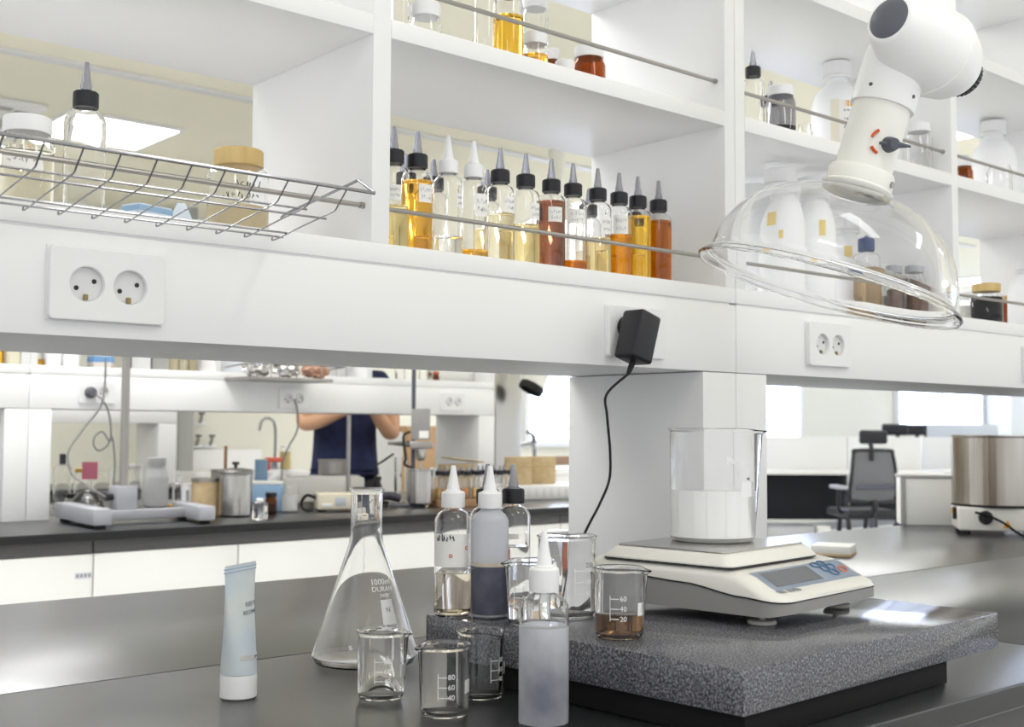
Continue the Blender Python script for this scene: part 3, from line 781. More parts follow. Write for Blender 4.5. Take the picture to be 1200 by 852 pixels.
up = obj('upper_tube', lathe(BM(), [(.037, Z1 - .004), (.0410, Z1 - .004), (.0415, Z1 - .002), (.0415, Z2 - .022), (.0405, Z2 - .012), (.0375, Z2 - .003), (.0325, Z2 + .005), (.025, Z2 + .011), (.014, Z2 + .0145), (0, Z2 + .0155)], 48, mtx=FM), WHITE, ea)
# the tube's screws, damper dial and lever
def on_tube_pt(a, z, r): return FM @ Vector((r * math.cos(a), r * math.sin(a), z))
for a in (-2.35, -.86):
    d = (FM.to_3x3() @ Vector((math.cos(a), math.sin(a), 0)))
    q = d.to_track_quat('Z', 'Y').to_matrix().to_4x4(); q.translation = on_tube_pt(a, Z1 + .012, .0413)
    obj('screw', lathe(BM(), [(0, 0), (.0026, 0), (.0022, .0012), (0, .0014)], 12, mtx=q), GREYD, up)
A_D = -1.44
d = FM.to_3x3() @ Vector((math.cos(A_D), math.sin(A_D), 0)); q = d.to_track_quat('Z', 'Y').to_matrix().to_4x4(); q.translation = on_tube_pt(A_D, HD + .060, .0368)
OR = mat('orange_mark', (206, 92, 40), .5)
bm = BM()
for s0, s1 in ((1.9, 2.7), (3.5, 4.25)):
    pts = [(.0155 * math.cos(s0 + (s1 - s0) * k / 8), .0155 * math.sin(s0 + (s1 - s0) * k / 8)) for k in range(9)]
    for p in pts: pass
    def zz(x): return math.sqrt(.0388 ** 2 - x * x) - .0385
    R3 = FM
    tube(bm, [q @ Vector((p[0], p[1], .0008)) for p in pts], .0021, 6)
obj('dial_mark', bm, OR, ea)
Q2 = q.copy(); A_L = -1.18
d2 = FM.to_3x3() @ Vector((math.cos(A_L), math.sin(A_L), 0)); Q2 = d2.to_track_quat('Z', 'Y').to_matrix().to_4x4(); Q2.translation = on_tube_pt(A_L, HD + .060, .0368)
bm = BM(); lathe(bm, [(0, -.001), (.0105, -.001), (.0095, .006), (.0075, .013), (0, .014)], 20, mtx=Q2)
lv = obj('damper_knob', bm, GREYD, ea)
xax = (CR * .97 - CU * .12).normalized()
p0 = Q2 @ Vector((0, 0, .008))
obj('lever', tube(BM(), [p0 - xax * .017, p0 - xax * .005, p0 + xax * .008, p0 + xax * .023], [.0018, .0036, .004, .0012], 10), GREYD, lv)
# elbow with grey end disc and black friction ring
eo = at(1041, 21, .806) - HC
ex = (CR * .132 - CU * .043 + CF * .115).normalized()
EM = frame(ex, eo)
obj('elbow_housing', lathe(BM(), [(0, .001), (.0275, .001), (.031, .003), (.0335, .008), (.039, .02), (.047, .04), (.0525, .062), (.0555, .085), (.0565, .104), (.0575, .105), (.0575, .111), (.0555, .112), (.0535, .128), (.047, .150), (.037, .168), (.029, .176), (0, .176)], 64, mtx=EM), WHITE, ea, sharp=40)
obj('end_disc', lathe(BM(), [(0, -.006), (.012, -.0052), (.021, -.003), (.0262, .0002), (.0265, .0012), (0, .0012)], 40, mtx=EM), mat('slate_disc', (96, 97, 108), .38), ea)
bm = BM()
def kmod(a, r, z): return (r * (1.0 if int(a / (2 * PI) * 60 + .01) % 2 else .955) if r > .026 else r), z
lathe(bm, [(0, .1755), (.0262, .1755), (.0275, .178), (.0275, .190), (.025, .193), (0, .193)], 120, mtx=EM, mod=kmod)
obj('friction_ring', bm, mat('gloss_black', (24, 24, 28), .2), ea)
# swing arm up to the ceiling
c0 = EM @ Vector((0, 0, .085)); tz = CEIL - .04 - HC.z
pts = [c0 + Vector((0, 0, .03)), c0 + Vector((0, 0, .16)), Vector((c0.x + .02, c0.y, tz))]
obj('swing_arm', tube(BM(), pts, .04, 32), WHITE, ea)
obj('ceiling_flange', lathe(BM(), [(0, tz), (.09, tz), (.1, tz + .01), (.1, tz + .0395), (0, tz + .0395)], 40, mtx=Matrix.Translation((c0.x + .02, c0.y, 0))), WHITE, ea)

# ------------------------------------------------------------------ drum heater on the right of the bench
hx, hy = 3.37, 1.735
ht = thing('drum_heater', 'ribbed stainless drum heater with white base and black dial at the right edge', 'heater', (hx, hy, ZT), math.radians(-56))
RH = .125
obj('base_housing', box(BM(), -.118, .118, -.115, .115, .012, .078, .006, 3), IVORY, ht)
for a in (-1, 1):
    for b_ in (-1, 1): shared('hfoot', 'foot', lambda b: lathe(b, [(0, .0004), (.012, .0004), (.011, .0125), (0, .0125)], 16), BLACKR, ht, (a * .095, b_ * .092, 0))
def rib(a, r, z): return (r * (1 + .006 * math.sin(a * 40)) if .11 < z < .29 and r > .1 else r), z
dm = noisy('stained_steel', (150, 140, 124), (206, 202, 196), 9, .26, metal=1, stretch=(1, 1, .12))
obj('steel_drum', lathe(BM(), [(0, .0805), (RH - .004, .0805), (RH, .085), (RH, .276), (RH + .003, .279), (RH + .003, .283), (RH - .002, .283), (RH - .003, .276), (RH - .003, .086), (0, .0845)], 160, mod=rib), dm, ht)
obj('drum_ring', lathe(BM(), [(RH - .012, .0785), (RH + .002, .0785), (RH + .002, .0825), (RH - .012, .0825)], 64, closed=True), BLACKP, ht)
kx = -.045
dl = obj('dial', lathe(BM(), [(0, 0), (.02, 0), (.0185, .012), (0, .013)], 28, mtx=Matrix.Translation((kx, -.1152, .050)) @ Matrix.Rotation(PI / 2, 4, 'X')), BLACKP, ht)
obj('pointer', box(BM(), -.003, .003, -.131, -.128, .035, .066, .001, mtx=Matrix.Translation((kx, 0, 0))), BLACKR, dl)
bm = BM(); vs = [(-.013, .030), (.013, .030), (0, .052)]
A = [bm.verts.new((v[0] + .012, -.1153, v[1] - .008)) for v in vs]; B = [bm.verts.new((v[0] + .012, -.1163, v[1] - .008)) for v in vs]
bm.faces.new(A); bm.faces.new(B[::-1])
for k in range(3): bm.faces.new((A[k], A[(k + 1) % 3], B[(k + 1) % 3], B[k]))
wt = obj('warning_sign', bm, mat('warning_orange', (240, 172, 40), .5), ht)
text_flat('lettering', '!', .013, BLACKP, wt, Matrix.Translation((.012, -.1166, .029)) @ Matrix.Rotation(PI / 2, 4, 'X'))
sw = obj('side_switch', box(BM(), -.128, -.1182, -.07, -.04, .04, .075, .003), BLACKP, ht)
obj('switch_cap', box(BM(), -.131, -.1282, -.066, -.044, .058, .073, .002), mat('amber_switch', (236, 170, 40), .4), sw)
obj('cord', tube(BM(), catmull([(kx - .03, -.14, .066), (kx, -.137, .058), (kx + .04, -.15, .04), (kx + .09, -.17, .006), (kx + .14, -.165, .0045), (kx + .2, -.1, .0045)], 8), .0035, 8), BLACKR, ht)
# ------------------------------------------------------------------ wire basket on the left cell
bx0, bx1 = .12, .713
wb = thing('wire_basket', 'shallow chrome wire basket hooked on the front of the left shelf', 'basket', (0, 0, 0))
yb_, zb_ = 1.2435, 1.3625; ym, zm = 1.108, 1.379; yt, ztp = 1.0845, 1.4005
k = 0
bm = BM()
tube(bm, [(bx0, yt, ztp), (bx1 + .016, yt - .012, ztp - .003)], .0020, 8)
tube(bm, [(bx1 + .016, yt - .012, ztp - .003), (bx1, yt - .004, ztp + .010), (bx1 - .004, yb_ - .018, zb_ + .030), (bx1, yb_ - .001, zb_ + .0285)], .0018, 8)
obj('top_wire', bm, CHROME, wb)
bm = BM()
for yy, zz, xe in ((ym + .030, zm - .0035, bx1 - .004), (ym + .028, zm + .0035, bx1 - .03), (yb_ - .032, zb_ + .005, bx1 - .008), (yb_ - .012, zb_ + .0032, bx1 - .004)):
    tube(bm, [(bx0, yy, zz), (xe, yy, zz)], .0012, 8)
obj('long_wire', bm, CHROME, wb)
x = bx1 - .012; n = 0
while x > bx0:
    pts = [(x, yt, ztp - .001), (x, (yt * .3 + ym * .7), zm + .006), (x, ym + .006, zm - .0005), (x, (ym + yb_) / 2, (zm + zb_) / 2), (x, yb_ - .006, zb_), (x, yb_ - .0015, zb_ + .004)]
    shared('bw', 'cross_wire', lambda b: tube(b, [(0, p[1], p[2]) for p in catmull(pts, 4)], .00092, 6), CHROME, wb, (x, 0, 0)); x -= .0357

# ------------------------------------------------------------------ jars
def jar_prof(r, h, neck, t=.0016):
    o = [(0, .0012), (r - .005, .0005), (r, .005), (r, h - .012), (r - .003, h - .005), (neck, h), (neck, h + .004)]
    i = [(max(q - t, 0), z + (.001 if k < 3 else 0)) for k, (q, z) in enumerate(o)]
    return o + i[::-1][:-1] + [(0, .0028)]
def jar(label, x, y, z, r, h, cap=CAPW, caph=.016, glass=GLASS, liq=None, level=.5, group=None, lab=None, capr=None, name='storage_jar', cat='jar', neck=None):
    t = thing(name, label, cat, (x, y, z), 0, group)
    neck = neck or r * .82; capr = capr or neck + .002
    obj('glass_body', lathe(BM(), jar_prof(r, h, neck), 40), glass, t)
    if cap:
        bm = BM(); capshape(bm, h + .0005, capr, caph); obj('cap', bm, cap, t)
    if liq: fill(t, r - .001, .0022, h * level, liq, 'contents')
    if lab:
        f0 = facing(x, y); a0, a1, z0, z1, col, n = lab
        l = obj('paper_label', patch(BM(), r, f0 + a0, f0 + a1, h * z0, h * z1, 10), col, t)
        if n:
            bm = BM(); scribble(bm, r, f0 + (a0 + a1) / 2, h * (z0 + z1) / 2, r * (a1 - a0) * .8, h * (z1 - z0) * .4, n); obj('handwriting', bm, INK, l)
    return t
def jug_prof(r, h, neck):
    return [(0, .0005), (r - .012, .0005), (r - .003, .004), (r, .014), (r, h * .66), (r - .002, h * .71), (r * .84, h * .80), (neck * 1.2, h * .885), (neck, h * .91), (neck, h), (0, h)]
def jug(label, x, y, z, r, h, group=None, neck=None, caph=.028, lab=None, squash=1.0, rz=0, name='plastic_jug', cat='jug'):
    t = thing(name, label, cat, (x, y, z), rz, group); neck = neck or r * .4
    obj('jug_body', lathe(BM(), jug_prof(r, h, neck), 40), HDPE, t)
    bm = BM(); capshape(bm, h - .004, neck + .006, caph); lathe(bm, [(neck + .001, h - .011), (neck + .0075, h - .011), (neck + .0075, h - .0055), (neck + .001, h - .0055)], 40, closed=True)
    obj('cap', bm, CAPW, t)
    if lab:
        f0 = facing(x, y) - rz
        for (a0, a1, z0, z1, m) in lab: obj('label_patch', patch(BM(), r, f0 + a0, f0 + a1, z0, z1, 8), m, t)
    return t
ZS1, ZS2 = ZBASE + .0004, L2 + .0256
def ctr(px, n, py=480): p = at(px, py, n); return p.x, n

# left cell
x = .522
squeeze_bottle('clear empty bottle with black cap above the wire basket', x, 1.36, ZS1, r=.0235, bh=.1185, liq=None, group=None, lab=(-.4, .6, .55, .8, INK, 0) and None, nl=.035)
jar('clear jar with white lid standing at the far left edge of the shelf', .452, 1.345, ZS1, .029, .088, caph=.018, liq=liquid('faint_yellow_liquid', (244, 236, 210)), level=.8, lab=(-.9, .6, .5, .72, PAPER, 5))
jw = jar('round jar with bamboo lid and handwriting behind the wire basket', .742, 1.405, ZS1, .0395, .103, cap=WOODCAP, caph=.022, liq=mat('cream_powder', (232, 216, 180), .8), level=.48, neck=.0285, capr=.0315)
f0 = facing(.742, 1.405)
bm = BM(); scribble(bm, .0395, f0 + .35, .076, .035, .010, 6, .0006); scribble(bm, .0395, f0 + .1, .060, .05, .009, 8, .0005); obj('handwriting', bm, mat('black_marker', (40, 40, 44), .6), jw)
for x, y, rz, m, lb, h in ((.612, 1.39, .3, mat('pale_blue_card', (206, 218, 234), .6), 'small pale blue box behind the wire basket, beside the black-capped bottle', .034),
                        (.662, 1.40, -.5, mat('white_blue_card', (228, 236, 246), .6), 'small white and blue folded packet beside the bamboo-lidded jar', .046)):
    t = thing('small_box' if h < .04 else 'folded_packet', lb, 'box' if h < .04 else 'packet', (x, y, ZS1), rz)
    if h < .04:
        obj('carton', box(BM(), -.026, .026, -.016, .016, .0003, h, .0015), m, t); obj('lid_band', box(BM(), -.0264, .0264, -.0164, .0164, h - .009, h - .002, .001), mat('mid_blue', (152, 186, 216), .6), t)
    else:
        bm = BM(); A = [bm.verts.new(p) for p in ((-.024, -.012, .0004), (.024, -.012, .0004), (.024, .012, .0004), (-.024, .012, .0004), (-.006, 0, h), (.004, 0, h))]
        for f in ((0, 1, 5, 4), (2, 3, 4, 5), (0, 4, 3), (1, 2, 5), (3, 2, 1, 0)): bm.faces.new([A[i] for i in f])
        obj('wrapper', bm, m, t); bm = BM(); box(bm, .002, .02, -.0145, -.011, .006, .024, .0006); obj('blue_panel', bm, MATS['mid_blue'], t)

# the row of dropper bottles: px of the cap, cap colours, liquid, level, label
ROW = [(461, 'B', YEL, .58, (-.3, .5, .66, .84), 'pale yellow bottle at the left end of the shelf row, partly behind the upright'),
       (489, 'B', AMB, .93, (.1, 1.1, .68, .9), 'amber bottle with black cap, second from the left of the row'),
       (525, 'W', WATER, .3, (.6, 1.2, .68, .86), 'clear bottle with tall white nozzle, left of the two white-capped ones in the row'),
       (555, 'W', AMB, .17, (.1, 1.2, .62, .9), 'white-capped bottle with a little amber liquid at its bottom'),
       (586, 'B', YEL_P, .70, (.3, 1.2, .72, .93), 'bottle of very pale yellow liquid right of the white-capped bottles'),
       (616, 'B', YEL, .60, (.3, 1.2, .68, .9), 'bottle of yellow liquid left of the dark brown bottle'),
       (646, 'B', BRN, .97, (-.2, .85, .70, .9), 'dark brown bottle with white label in the middle of the row'),
       (671.5, 'B', RED, .20, (-.3, 1.0, .72, .92), 'nearly empty bottle with a little red-brown liquid, right of the dark brown one'),
       (700.5, 'B', YEL, .56, (.3, 1.2, .64, .88), 'bottle of light yellow liquid beside the nearly empty red one'),
       (725.5, 'B', ORG, .66, (-.4, .7, .68, .95), 'bottle of orange liquid with a label at its shoulder'),
       (747.5, 'B', AMB2, .97, None, 'full golden amber bottle, second from the right end of the row'),
       (771.5, 'B', RED, .95, None, 'full red-brown bottle at the right end of the row')]
for px, c, lq, lv, lb, label in ROW:
    x = ux(px, 1.345, 230)
    squeeze_bottle(label, x, 1.345, ZS1, r=.0218, cap=CAPW if c == 'W' else BLACKP, noz=CAPW if c == 'W' else NOZG, liq=lq, level=lv, group='dropper bottles on the near shelf',
                   lab=(lb + (INKG, 6)) if lb else None, nl=.033 if c == 'B' else .036, body=PET)
for px, lq, lv, label in ((476, YEL, .4, 'yellow bottle in the second row behind the amber bottle'), (508, AMB, .14, 'clear bottle with low amber liquid in the second row behind the white nozzles'),
                      (571, YEL, .66, 'black-capped yellow bottle peeping out behind the white-capped bottle'), (690, YEL_P, .55, 'bottle in the second row behind the nearly empty red one'), (744, YEL_P, .6, 'pale bottle in the second row behind the golden amber bottle')):
    x = ux(px, 1.43, 230); squeeze_bottle(label, x, 1.43, ZS1, r=.0212, liq=lq, level=lv, group='dropper bottles on the near shelf', bh=.108, nl=.028)

# upper cell
x, y = ctr(469, 1.36, 20); jar('clear narrow glass bottle at the left end of the upper shelf', x, y, ZS2, .013, .13, neck=.009)
x, y = ctr(499, 1.35, 20); jar('clear glass jar with white lid on the upper left shelf', x, y, ZS2, .0225, .056, caph=.02, lab=None)
x, y = ctr(569, 1.37, 20); squeeze_bottle('clear bottle with yellow dots beside the amber-yellow upper bottle', x, y, ZS2, r=.0165, bh=.12, cap=CAPW, noz=CAPW, capr=.011)
x, y = ctr(596, 1.36, 20); squeeze_bottle('amber-yellow bottle on the upper shelf above the row', x, y, ZS2, r=.0228, liq=AMB2, level=.82)
x, y = ctr(627, 1.44, 20); jar('tall clear glass cylinder bottle behind the white-labelled upper jar', x, y, ZS2, .022, .16)
x, y = ctr(627, 1.365, 20); jar('jar with white lid, amber contents and a wide white label on the upper shelf', x, y, ZS2, .0205, .068, liq=AMB, level=.75, caph=.018, lab=(-1.3, 1.3, .05, .55, PAPER, 0))
x, y = ctr(647, 1.40, 30); jar('small dark brown bottle with white lid left of the tiny jar', x, y, ZS2, .0135, .066, glass=AMBERG, caph=.018, liq=BRN, level=.6)
x, y = ctr(662, 1.355, 40); jar('tiny dark jar with white lid on the upper shelf', x, y, ZS2, .0160, .036, glass=mat('dark_glass', (44, 38, 38), .1), caph=.016)
x, y = ctr(690.5, 1.36, 40); jar('wide brown glass jar with white lid at the right of the upper shelf', x, y, ZS2, .0265, .069, glass=AMBERG, caph=.018, liq=BRN, level=.5)

# right unit, upper cell
x, y = ctr(882.5, 1.38, 100); squeeze_bottle('clear bottle with dark nozzle at the left end of the upper shelf beside the arm', x, y, ZS2, r=.021, bh=.118)
x, y = ctr(903, 1.46, 100); squeeze_bottle('black-capped bottle behind the grey jar on the right upper shelf', x, y, ZS2, r=.021, bh=.11)
x, y = ctr(915, 1.36, 100); jar('jar with white lid and black contents on the right upper shelf', x, y, ZS2, .0275, .102, caph=.018, liq=mat('black_powder', (40, 40, 48), .8), level=.42, glass=mat('smoky_glass', (196, 196, 204), 0, trans=1, ior=1.45))
x, y = ctr(943, 1.36, 130); jar('small clear glass jar between the dark jar and the big white jug', x, y, ZS2, .0145, .058, cap=None)
LABO = mat('orange_print', (226, 168, 84), .6)
x, y = ctr(981, 1.43, 100)
t = jug('large milky jug with an orange and white label, left of the extraction arm', x, y, ZS2, .0535, .218, neck=.0215, lab=[(.1, 1.1, .055, .150, PAPER), (.3, 1.1, .137, .149, LABO), (-.25, .08, .03, .152, mat('cream_print', (240, 234, 216), .6)), (.12, .5, .034, .053, LABO)])
f0 = facing(x, y); bm = BM()
for i in range(5): scribble(bm, .0539, f0 + .55, .128 - i * .017, .034, .006, 7, .0006)
obj('lettering', bm, INK, t)
x, y = ctr(1077, 1.304, 160); jar('clear ribbed glass jar with white lid right of the extraction arm', x, y, ZS2, .0255, .088, caph=.018)
# right-most cell, upper
x, y = ctr(1129, 1.40, 190); jar('small brown bottle with yellow label at the far right upper shelf', x, y, ZS2, .021, .085, glass=AMBERG, caph=.02, lab=(-1.1, 1.1, .2, .65, mat('yellow_label', (226, 196, 112), .6), 4))
x, y = ctr(1124, 1.53, 160); tb = thing('blue_carton', 'pale blue carton behind the small brown bottle at right', 'carton', (x, y, ZS2), -.7)
obj('carton_body', box(BM(), -.02, .02, -.015, .015, .0005, .165, .002), mat('sky_blue_card', (206, 222, 240), .6), tb); obj('tuck_flap', box(BM(), -.019, .019, -.014, .014, .1652, .1665, .0005), PAPER, tb)
x, y = ctr(1164, 1.44, 160); jug('large white jug on the upper shelf at the right edge', x, y, ZS2, .0535, .212, neck=.023)
x, y = ctr(1171, 1.315, 190); jar('clear empty glass jar in front of the white jug at the right edge', x, y, ZS2, .028, .07, cap=None)

# right unit, lower cell behind the dome
YL = mat('yellow_sticker', (240, 214, 140), .6)
for px, n, r, h, lb, st in ((883, 1.455, .040, .222, 'milky jug furthest left behind the dome, cap beside the upright', []),
                            (915, 1.345, .0425, .226, 'milky jug second from left behind the dome, with two yellow stickers', [(-.75, -.3, .145, .172, YL), (-.15, .05, .118, .134, YL)]),
                            (953, 1.350, .0425, .226, 'milky jug third from left seen through the dome', [(.25, .55, .135, .165, YL)]),
                            (991, 1.445, .046, .195, 'milky jug furthest right seen through the dome', [(-.05, .3, .128, .152, YL)])):
    x, y = ctr(px, n, 250); jug(lb, x, y, ZS1, r, h, group='milky jugs behind the dome', lab=st, neck=.0235, caph=.026)
x, y = ctr(1017, 1.36, 300); b_ = squeeze_bottle('bottle of orange-brown liquid with dark blue cap seen through the dome', x, y, ZS1, r=.028, bh=.118, liq=liquid('tan_liquid', (190, 140, 76)), level=.62, cap=mat('dark_blue_cap', (70, 86, 130), .45), noz=mat('blue_nozzle', (96, 112, 150), .4), nl=.006, capr=.017, caph=.026)
x, y = ctr(1034, 1.39, 320); jar('white-filled jar between the orange-brown bottle and the grey-lidded jar behind the dome', x, y, ZS1, .020, .105, liq=mat('white_powder', (238, 236, 230), .8), level=.45, caph=.012)
x, y = ctr(1051, 1.335, 320); jar('slim grey-lidded jar between the white-filled and the brown powder jars', x, y, ZS1, .018, .09, liq=mat('taupe_powder', (150, 132, 124), .8), level=.6, cap=GREYL)
x, y = ctr(1078, 1.305, 320); jar('jar of brown powder with grey lid at the right inside the dome view', x, y, ZS1, .0240, .092, liq=mat('brown_powder', (138, 108, 92), .8), level=.62, cap=GREYL, caph=.014)
# right-most cell, lower
x, y = ctr(1156, 1.38, 350); jar('jar of black powder with bamboo lid at the right edge of the lower shelf', x, y, ZS1, .0355, .088, cap=WOODCAP, caph=.019, liq=MATS['black_powder'], level=.86, neck=.028, capr=.0315)
x, y = ctr(1178, 1.47, 350); jar('small brown bottle with bamboo lid behind the black powder jar', x, y, ZS1, .02, .09, glass=AMBERG, cap=WOODCAP)
x, y = ctr(1134, 1.47, 350); jar('white jar with lid behind the black powder jar, left', x, y, ZS1, .022, .085, liq=MATS['white_powder'], level=.8)
x, y = ctr(1206, 1.39, 340); jug('tall white bottle cut off by the right edge of the photo', x, y, ZS1, .05, .165, neck=.022, caph=.02)
# amber jar standing on the back worktop behind the column
x = ux(655, 1.80, 640); jar('small amber jar with white lid on the rear worktop beside the support column', x, 1.80, ZT, .026, .068, glass=AMBERG, liq=BRN, level=.5, caph=.02)
# framed storage box at the end of the bench
p = atz(1105, 616.5, ZT)
t = thing('storage_box', 'low white box with grey frame edges on the worktop beside the drum heater', 'box', (p.x + .07, p.y + .02, ZT), math.radians(-49))
obj('box_body', box(BM(), -.15, .15, -.05, .05, .0005, .146, .002), LAM2, t)
bm = BM(); box(bm, -.154, .154, -.054, .054, .1462, .157, .002); box(bm, -.1545, -.1405, -.054, -.0502, .001, .1462, .001); box(bm, .1405, .1545, -.054, -.0502, .001, .1462, .001); obj('frame_edge', bm, mat('grey_frame', (172, 172, 170), .45), t)
# ------------------------------------------------------------------ equipment on the opposite bench
def opp(px, n, py=560): return ux(px, n, py), n
# silver H-shaped stand with tall pole and cables
sxp, syp = 1.6277, 3.8337
hs = thing('support_stand', 'silver H-shaped laboratory stand with a tall steel pole on the opposite bench', 'lab stand', (sxp, syp, ZO), 0)
def rel(px, py, h=.037): q = atz(px, py + 5, ZO + h); return q.x - sxp, q.y - syp
def arm(x0, y0, x1, y1, w=.036, h=.042):
    bm = BM(); v = Vector((x1 - x0, y1 - y0, 0)); L = v.length; m = Matrix.Translation((x0, y0, 0)) @ Matrix.Rotation(math.atan2(v.y, v.x), 4, 'Z')
    box(bm, 0, L, -w, w, .012, .012 + h, .004, 2, m); return bm
R_ = lambda x, y: (x - sxp, y - syp)
obj('base_arm', arm(*R_(1.505, 4.03), *R_(1.468, 3.605), .028, .05), GREYL, hs)
obj('cross_bar', arm(*R_(1.515, 3.80), *R_(1.845, 3.80), .022, .032), GREYL, hs)
obj('base_arm', arm(*R_(1.872, 3.93), *R_(1.812, 3.60), .026, .045), GREYL, hs)
for a, b_ in (R_(1.503, 4.0), R_(1.470, 3.63), R_(1.866, 3.9), R_(1.817, 3.63)):
    shared('sfoot', 'rubber_foot', lambda b: lathe(b, [(0, .0004), (.018, .0004), (.017, .013), (0, .013)], 16), BLACKR, hs, (a, b_, 0))
obj('pole_socket', box(BM(), -.035, .035, -.035, .035, .044, .12, .004), GREYL, hs)
obj('pole', tube(BM(), [(0, 0, .11), (0, 0, .86)], .0135, 20), STEELD, hs)
obj('clamp_screw', tube(BM(), [(-.036, 0, .085), (-.058, 0, .085)], .012, 12), BLACKP, hs)
CABL = mat('grey_cable', (128, 126, 126), .5)
gp_ = thing('power_cable', 'grey power cord with round plug and a tied coil beside the steel pole', 'power cord', (0, 0, 0))
pz = at(108, 460, YO1 - .03)
pm = Matrix.Translation((pz.x, YO1 - .0105, pz.z)) @ Matrix.Rotation(PI / 2, 4, 'X')
obj('plug', lathe(BM(), [(0, 0), (.019, 0), (.019, .018), (.014, .03), (0, .032)], 24, mtx=pm), mat('grey_plug', (96, 96, 104), .5), gp_)
A = [at(112, 462, YO1 - .04)] + [at(a, b_, YO1 - .05) for a, b_ in ((121, 470), (127, 482), (129.5, 496), (130, 512), (128, 517), (120, 506), (111, 512), (110, 522), (116, 528), (126, 522), (131, 512), (134, 530), (134, 552), (130, 574))] + [Vector((sxp - .08, syp + .05, ZO + .10))]
obj('cable', tube(BM(), catmull(A, 6), .0032, 6), CABL, gp_)
A = [at(124, 420, YO1 - .03), at(122.5, 455, YO1 - .03), at(117, 478, YO1 - .04), at(96, 505, YO1 - .06), at(80, 530, YO1 - .08), at(84, 555, YO1 - .10), at(100, 568, YO1 - .16)]
A.append(Vector((sxp - .085, syp - .06, ZO + .09)))
gc = thing('hanging_cable', 'thin grey cable looping down from the far shelf to the silver stand', 'cable', (0, 0, 0)); obj('cable', tube(BM(), catmull(A, 6), .0034, 6), CABL, gc)

# clutter behind the stand on the far half
NB = 4.55
def oj(px, r, h, lb, **k): x, y = opp(px, k.pop('n', NB)); return jar(lb, x, y, ZO, r, h, group='jars and bottles behind the silver stand', **k)
oj(73, .032, .17, 'clear glass bottle with dark stopper furthest left behind the silver stand', cap=GREYD, capr=.012, caph=.04, neck=.02)
oj(97, .032, .14, 'clear jar with a yellow lid behind the silver stand', cap=mat('yellow_lid', (236, 194, 72), .5), caph=.014)
oj(120, .038, .15, 'wide clear glass jar behind the cable loop', cap=None)
oj(138, .03, .16, 'tall clear jar just left of the steel pole', cap=None, n=4.66)
oj(158, .03, .15, 'clear jar right of the steel pole', cap=CAPW)
oj(86, .03, .05, 'low dark jar behind the silver stand', cap=BLACKP, n=4.44)
x, y = opp(183, 4.5); jug('white plastic bottle right of the steel pole on the opposite bench', x, y, ZO, .048, .17, neck=.03)
x, y = opp(105, 4.42); t = thing('pink_card', 'pink note card standing behind the silver stand', 'card', (x, y, ZO), -.5)
obj('card_sheet', box(BM(), -.028, .028, -.0012, .0012, .118, .182), mat('pink_paper', (255, 150, 176), .7), t); obj('card_holder', lathe(BM(), [(0, .0005), (.03, .0005), (.028, .01), (.004, .014), (.004, .13), (0, .13)], 20), PET, t)
x, y = opp(118, 4.02, 590); t = thing('glass_bowl', 'small upturned clear glass bowl on the silver stand side', 'glass bowl', (x, y + .12, ZO)); obj('glass_wall', lathe(BM(), [(.06, .001), (.06, .03), (.05, .06), (.03, .085), (0, .095), (0, .092), (.028, .082), (.047, .058), (.057, .03), (.057, .001)], 28), GLASS, t)
# right of the stand
x, y = opp(211, 4.14); jar('clear bottle with pale stopper left of the cardboard drum', x, y, ZO, .026, .11, cap=CAPW, capr=.011, caph=.02, neck=.012)
x, y = opp(203, 4.05); jar('tiny amber vial on the opposite bench, left of the cardboard drum', x, y, ZO, .016, .028, glass=AMBERG, cap=mat('amber_cap', (200, 150, 70), .5), caph=.01)
x, y = opp(221, 4.02); t = thing('measuring_cup', 'white beaker-like cup beside the cardboard drum', 'cup', (x, y, ZO)); obj('cup_body', lathe(BM(), [(0, .001), (.022, .001), (.027, .11), (.029, .112), (.025, .11), (.020, .004), (0, .004)], 28), CAPW, t); obj('scale_marks', patch(BM(), .0262, facing(x, y) - .3, facing(x, y) + .1, .04, .09, 5, .001), INKG, t)
x, y = opp(241, 3.94); t = thing('cardboard_drum', 'round tan cardboard drum with metal rim left of the steel pot', 'drum', (x, y, ZO))
obj('drum_wall', lathe(BM(), [(0, .001), (.047, .001), (.047, .125), (0, .125)], 36), CARDB, t); obj('metal_rim', lathe(BM(), [(.045, .122), (.0495, .122), (.0495, .134), (.045, .134)], 36, closed=True), STEELD, t)
def potshape(r, h): return lambda b: lathe(b, [(0, .0006), (r - .008, .0006), (r, .007), (r, h - .004), (r + .004, h - .002), (r + .004, h + .001), (r - .001, h + .002), (r - .002, h - .004), (r - .002, .01), (0, .006)], 48)
x, y = opp(276, 3.86); t = thing('steel_pot', 'tall brushed steel pot with lid on the opposite bench', 'pot', (x, y, ZO))
b = BM(); potshape(.0585, .150)(b); obj('pot_wall', b, STEEL, t)
ld = obj('lid', lathe(BM(), [(.061, .1535), (.0635, .154), (.0635, .159), (.056, .165), (.02, .1705), (0, .171), (0, .169), (.05, .162), (.06, .1565)], 48), STEELD, t)
obj('lid_knob', lathe(BM(), [(0, .17), (.006, .17), (.006, .18), (.013, .184), (.012, .192), (0, .193)], 20), BLACKP, ld)
x, y = opp(262, 4.02); t = thing('steel_pot', 'slimmer steel pot half hidden behind the lidded one', 'pot', (x, y, ZO)); b = BM(); potshape(.045, .158)(b); obj('pot_wall', b, STEELD, t)
tube_pts = [(0, 0, .0), (0, 0, .235)]
obj('stirring_rod', tube(BM(), [(.0, -.01, .01), (.012, .01, .245)], .006, 10), mat('brown_wood', (132, 100, 70), .6), t)
x, y = opp(305, 3.66); t = thing('square_bottle', 'small clear rectangular bottle on the opposite bench front edge', 'bottle', (x, y, ZO), .6)
